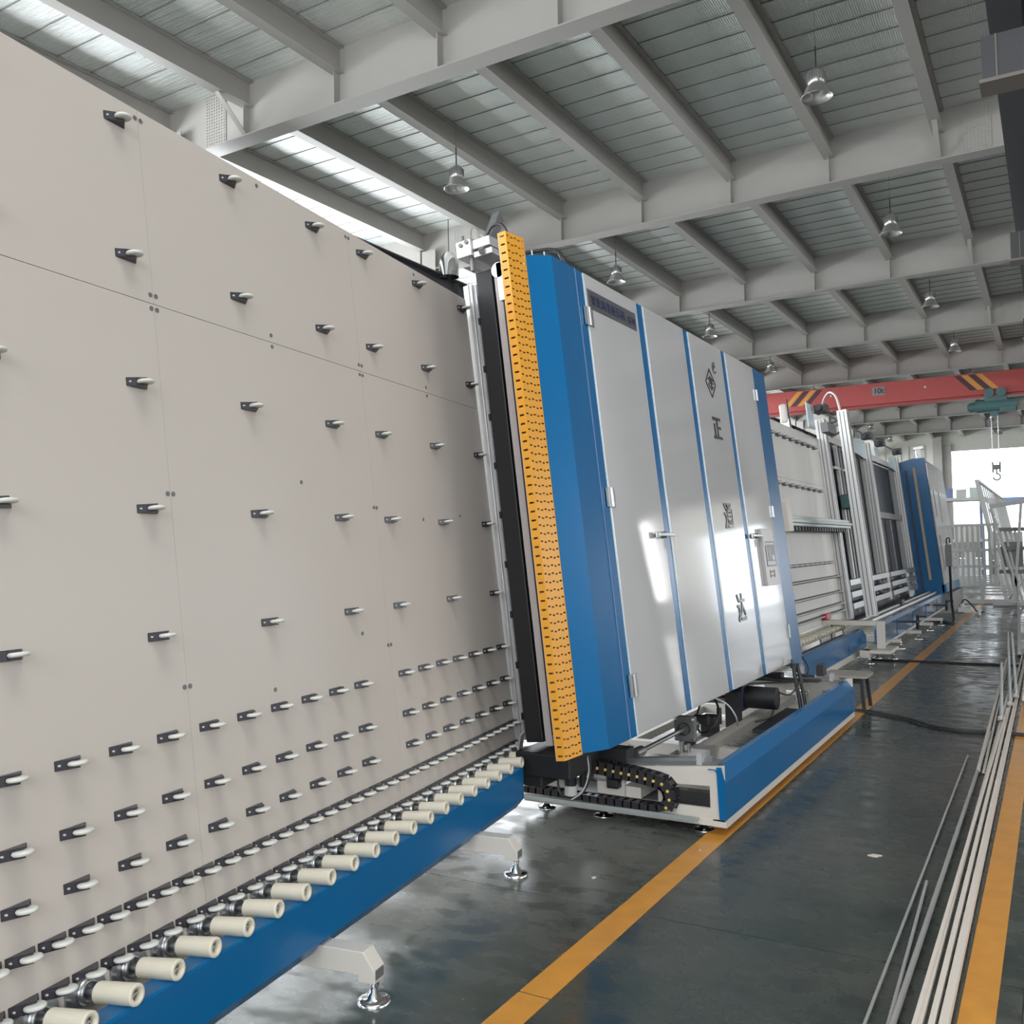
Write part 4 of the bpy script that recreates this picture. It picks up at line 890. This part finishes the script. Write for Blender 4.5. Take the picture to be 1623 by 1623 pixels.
# bundle of long white profiles lying on the floor beside the right orange line
prof = [  # x at y0, x at y1, y0, y1, z, width, label, z1
    (-.352, -.405, 1.3, 17.0, .035, .030, 'outermost long white profile, nearest the right orange floor line', .035),
    (-.386, -.440, 2.2, 15.0, .045, .020, 'long white profile second from the right orange line', .045),
    (-.412, -.470, 1.3, 12.5, .050, .018, 'thin long white profile third from the right orange line', .05),
    (-.432, -.425, 1.3, 9.3, .070, .014, 'thin white profile on top of the bundle with notched far end', .07),
    (-.500, -.505, 1.3, 8.3, .030, .022, 'round grey-white rod crossing the left edge of the profile bundle', .03),
    (-.575, -.60, 1.3, 7.4, .020, .012, 'leftmost thin grey rod beside the profile bundle', .02),
    (-.46, -.56, 1.3, 4.6, .018, .014, 'short grey rod crossing under the left rods of the bundle', .018)]
for (xa, xb, ya, yb, z, wd_, lab, z1) in prof:
    p0 = Vector((xa, ya, 0)); b = MB(); d = Vector((xb, yb, z1)) - Vector((xa, ya, z))
    L_ = d.length
    a_ = Vector((0, 0, z)); e_ = d + a_
    if 'rod' in lab: b.cyl(a_, e_, wd_ / 2, 10)
    else:
        bar(b, a_, e_, wd_, wd_ * .9); bar(b, a_ + Vector((-wd_ * .3, 0, wd_ * .5)), e_ + Vector((-wd_ * .3, 0, wd_ * .5)), wd_ * .25, wd_ * .2)
    thing('long_profile' if 'rod' not in lab else 'long_rod', lab, 'profile', p0, me=b.mesh('long_profile', 'white' if 'rod' not in lab else 'alu'), group='long profiles beside the right orange line')
b = MB(); bar(b, (0, 0, .03), (-.10, 6.6, .03), .022, .022)
thing('long_profile', 'separate white profile lying left of the bundle farther down the aisle', 'profile', (-.50, 6.9, 0), group='long profiles beside the right orange line', me=b.mesh('long_profile', 'white'))
b = MB(); bar(b, (0, 0, .02), (-.10, 6.0, .02), .012, .016)
thing('long_profile', 'slimmer white profile alongside the separate one farther down', 'profile', (-.47, 6.9, 0), group='long profiles beside the right orange line', me=b.mesh('long_profile', 'white'))
for i, (xa, ya, xb, yb, lab) in enumerate(((-.405, 9.4, -.70, 16.4, 'film-wrapped glossy tube on the bundle, its far tip catching the light'), (-.375, 9.9, -.64, 16.2, 'film-wrapped tube beside the bright-tipped one, nearer the orange line'), (-.44, 8.6, -.60, 12.2, 'shorter film-wrapped tube at the left of the wrapped ones'))):
    b = MB().cyl((0, 0, .10), (xb - xa, yb - ya, .12), .016, 10)
    t = thing('wrapped_tube', lab, 'tube', (xa, ya, 0), me=b.mesh('wrapped_tube', 'film'))
    b = MB().prism([(-.02, -.06), (-.006, -.01), (.006, -.01), (.02, -.06), (.024, -.05), (.01, .02), (-.01, .02), (-.024, -.05)], .085, .115, 'xy')
    obj('cut_end', b.mesh('cut_end', 'white'), t)
# wide pale board at the far right of the profiles
b = MB(); bar(b, (0, 0, .06), (-.19, 12, .06), .05, .09)
thing('pale_plank', 'wide pale plank at the frame edge right of the wrapped tubes', 'plank', (-.285, 10.0, 0), me=b.mesh('pale_plank', 'white'))
b = MB(); bar(b, (0, 0, .05), (-.45, 14, .05), .04, .05)
thing('pale_plank', 'thin far pale plank left of the wide plank, running to the racks', 'plank', (-.47, 14.0, 0), me=b.mesh('pale_plank', 'rack'))

# ---------------------------------------------------------------- racks beyond
r1 = thing('slat_rack', 'pale slatted transport rack standing upright beyond the blue cabinet', 'rack', (-1.75, 25.6, 0))
for k in range(8): obj('slat', MB().bb(-.42 + .12 * k, -.36 + .12 * k, -.03, .03, .45, 1.92).mesh('slat', 'rack'), r1)
for z in (.42, .88, 1.28, 1.90): obj('cross_bar', MB().bb(-.45, .55, -.05, .05, z, z + .06).mesh('cross_bar', 'rack'), r1)
obj('base_beam', MB().bb(-.45, .95, -.05, .05, .0, .10).mesh('base_beam', 'rack'), r1)
for x in (-.45, .1, .85): obj('post', MB().bb(x, x + .07, -.04, .04, .0, .55).mesh('post', 'rack'), r1)
for k in range(4): obj('shelf_bar', MB().bb(.15, .85, -.03 + .25 * k, .02 + .25 * k, .2 + .06 * k, .24 + .06 * k).mesh('shelf_bar', 'rack'), r1)
for k in range(5): obj('arm', bar(MB(), (-.42, .12 + .17 * k, .42 + .05 * k), (.5, .12 + .17 * k, .46 + .05 * k), .04, .04).mesh('arm', 'rack'), r1)
r2 = thing('harp_rack', 'long white rack of leaning slats receding along the right side', 'rack', (-1.35, 26.6, 0))
for k in range(16): obj('slat', bar(MB(), (-.34, .95 * k, 3.05), (.20, .95 * k, .12), .10, .035).mesh('slat', 'rack'), r2)
obj('top_rail', bar(MB(), (-.34, 0, 3.08), (-.34, 14.4, 3.08), .06, .06).mesh('top_rail', 'rack'), r2)
obj('mid_rail', bar(MB(), (-.08, 0, 1.6), (-.08, 14.4, 1.6), .06, .05).mesh('mid_rail', 'rack'), r2)
obj('base_rail', bar(MB(), (.20, -.1, .06), (.20, 14.4, .06), .08, .08).mesh('base_rail', 'rack'), r2)
obj('front_post', bar(MB(), (-.36, -.06, 3.1), (.22, -.06, .02), .09, .09).mesh('front_post', 'rack'), r2)
r3 = thing('glass_rack', 'white A-shaped rack with grey clamps at the right edge beyond the aisle', 'rack', (-.85, 24.9, 0))
for k in range(5): obj('slat', bar(MB(), (-.42 + .1 * k, .12 * k, 1.85), (-.12 + .1 * k, .12 * k, .2), .035, .05).mesh('slat', 'rack'), r3)
obj('leg', bar(MB(), (.18, 0, 2.55), (-.05, 0, .1), .06, .06).mesh('leg', 'rack'), r3)
obj('leg', bar(MB(), (-.48, 0, 2.3), (.12, 0, .1), .06, .06).mesh('leg', 'rack'), r3)
obj('top_bar', bar(MB(), (-.5, 0, 2.35), (.5, 0, 2.48), .10, .08).mesh('top_bar', 'rack'), r3)
for z in (.75, 1.3, 1.75): obj('clamp_bar', MB().bb(-.35, .3, .05, .12, z, z + .09).mesh('clamp_bar', 'greyp'), r3)
obj('back_sheet', MB().bb(-.3, .15, .3, .33, .9, 1.5).mesh('back_sheet', 'greyp'), r3)
obj('base_beam', MB().bb(-.5, .6, -.05, .05, 0, .1).mesh('base_beam', 'rack'), r3)
r4 = thing('storage_shelf', 'shelf with blue-grey legs holding boxes behind the slatted rack', 'shelf', (-2.75, 34.0, 0))
for x in (-.45, .62): obj('leg', MB().bb(x, x + .08, -.05, .05, 0, 2.9).mesh('leg', 'bluep'), r4)
for z in (2.85, 1.5, .6): obj('board', MB().bb(-.6, .85, -.5, .5, z, z + .10).mesh('board', 'rack'), r4)
for k, (x, w_, h_, m_, lab) in enumerate(((-.3, .3, .28, 'bluep', 'bluish box at the left on the storage shelf'), (.1, .28, .25, 'rack', 'middle pale box on the storage shelf'), (.5, .28, .3, 'zinc', 'greenish box at the right on the storage shelf'))):
    thing('storage_box', lab, 'box', (-2.75 + x, 33.9, 2.95), me=MB().bb(-w_ / 2, w_ / 2, -.15, .15, 0, h_).bb(-w_ / 2 - .01, w_ / 2 + .01, -.16, .16, h_, h_ + .03).mesh('storage_box', m_))
for k, (x, z, w_, h_, m_) in enumerate(((-.3, 1.6, .25, .4, 'wood'), (.15, 1.6, .3, .35, 'white'), (-.2, .7, .35, .5, 'greyp'), (.3, .7, .3, .45, 'rack'))):
    thing('storage_box', ['brown carton on the middle shelf, left side', 'pale carton on the middle shelf, right side', 'grey bin on the lowest shelf, left side', 'white bin on the lowest shelf, right side'][k], 'box', (-2.75 + x, 33.9, z), me=MB().bb(-w_ / 2, w_ / 2, -.15, .15, 0, h_).bb(-w_ / 2 - .01, w_ / 2 + .01, -.16, .16, h_, h_ + .02).mesh('storage_box', m_))
for i, (x, y_, w_, h_, lab) in enumerate(((-3.4, 46, 1.3, 2.3, 'pale crate stack at the far left behind the storage shelf'), (-1.9, 47, 1.2, 1.9, 'lower pale crate stack in the middle of the far aisle'), (-.4, 48, 1.3, 2.2, 'pale crate stack far off behind the harp rack'))):
    t = thing('crate_stack', lab, 'crates', (x, y_, 0))
    for k in range(3): obj('crate', MB().bb(-w_ / 2, w_ / 2, -.6, .6, k * h_ / 3 + .03, (k + 1) * h_ / 3 - .03).mesh('crate', ('rack', 'wood', 'wall')[(i + k) % 3]), t)
    for sx in (-1, 1): obj('post', MB().bb(sx * w_ / 2 - .04, sx * w_ / 2 + .04, -.66, -.6, 0, h_).mesh('post', 'rack'), t)
# awning outside
aw = thing('awning', 'pale grey-blue flat canopy outside the bright end opening', 'awning', (-1.0, YF + 6, 0))
obj('canopy', MB().bb(-3.5, 4, -3, 3, 4.4, 4.7).mesh('canopy', 'bluep'), aw)
for x in (-3.2, 3.6): obj('post', MB().bb(x, x + .15, -.1, .1, -.02, 4.4).mesh('post', 'rack'), aw)
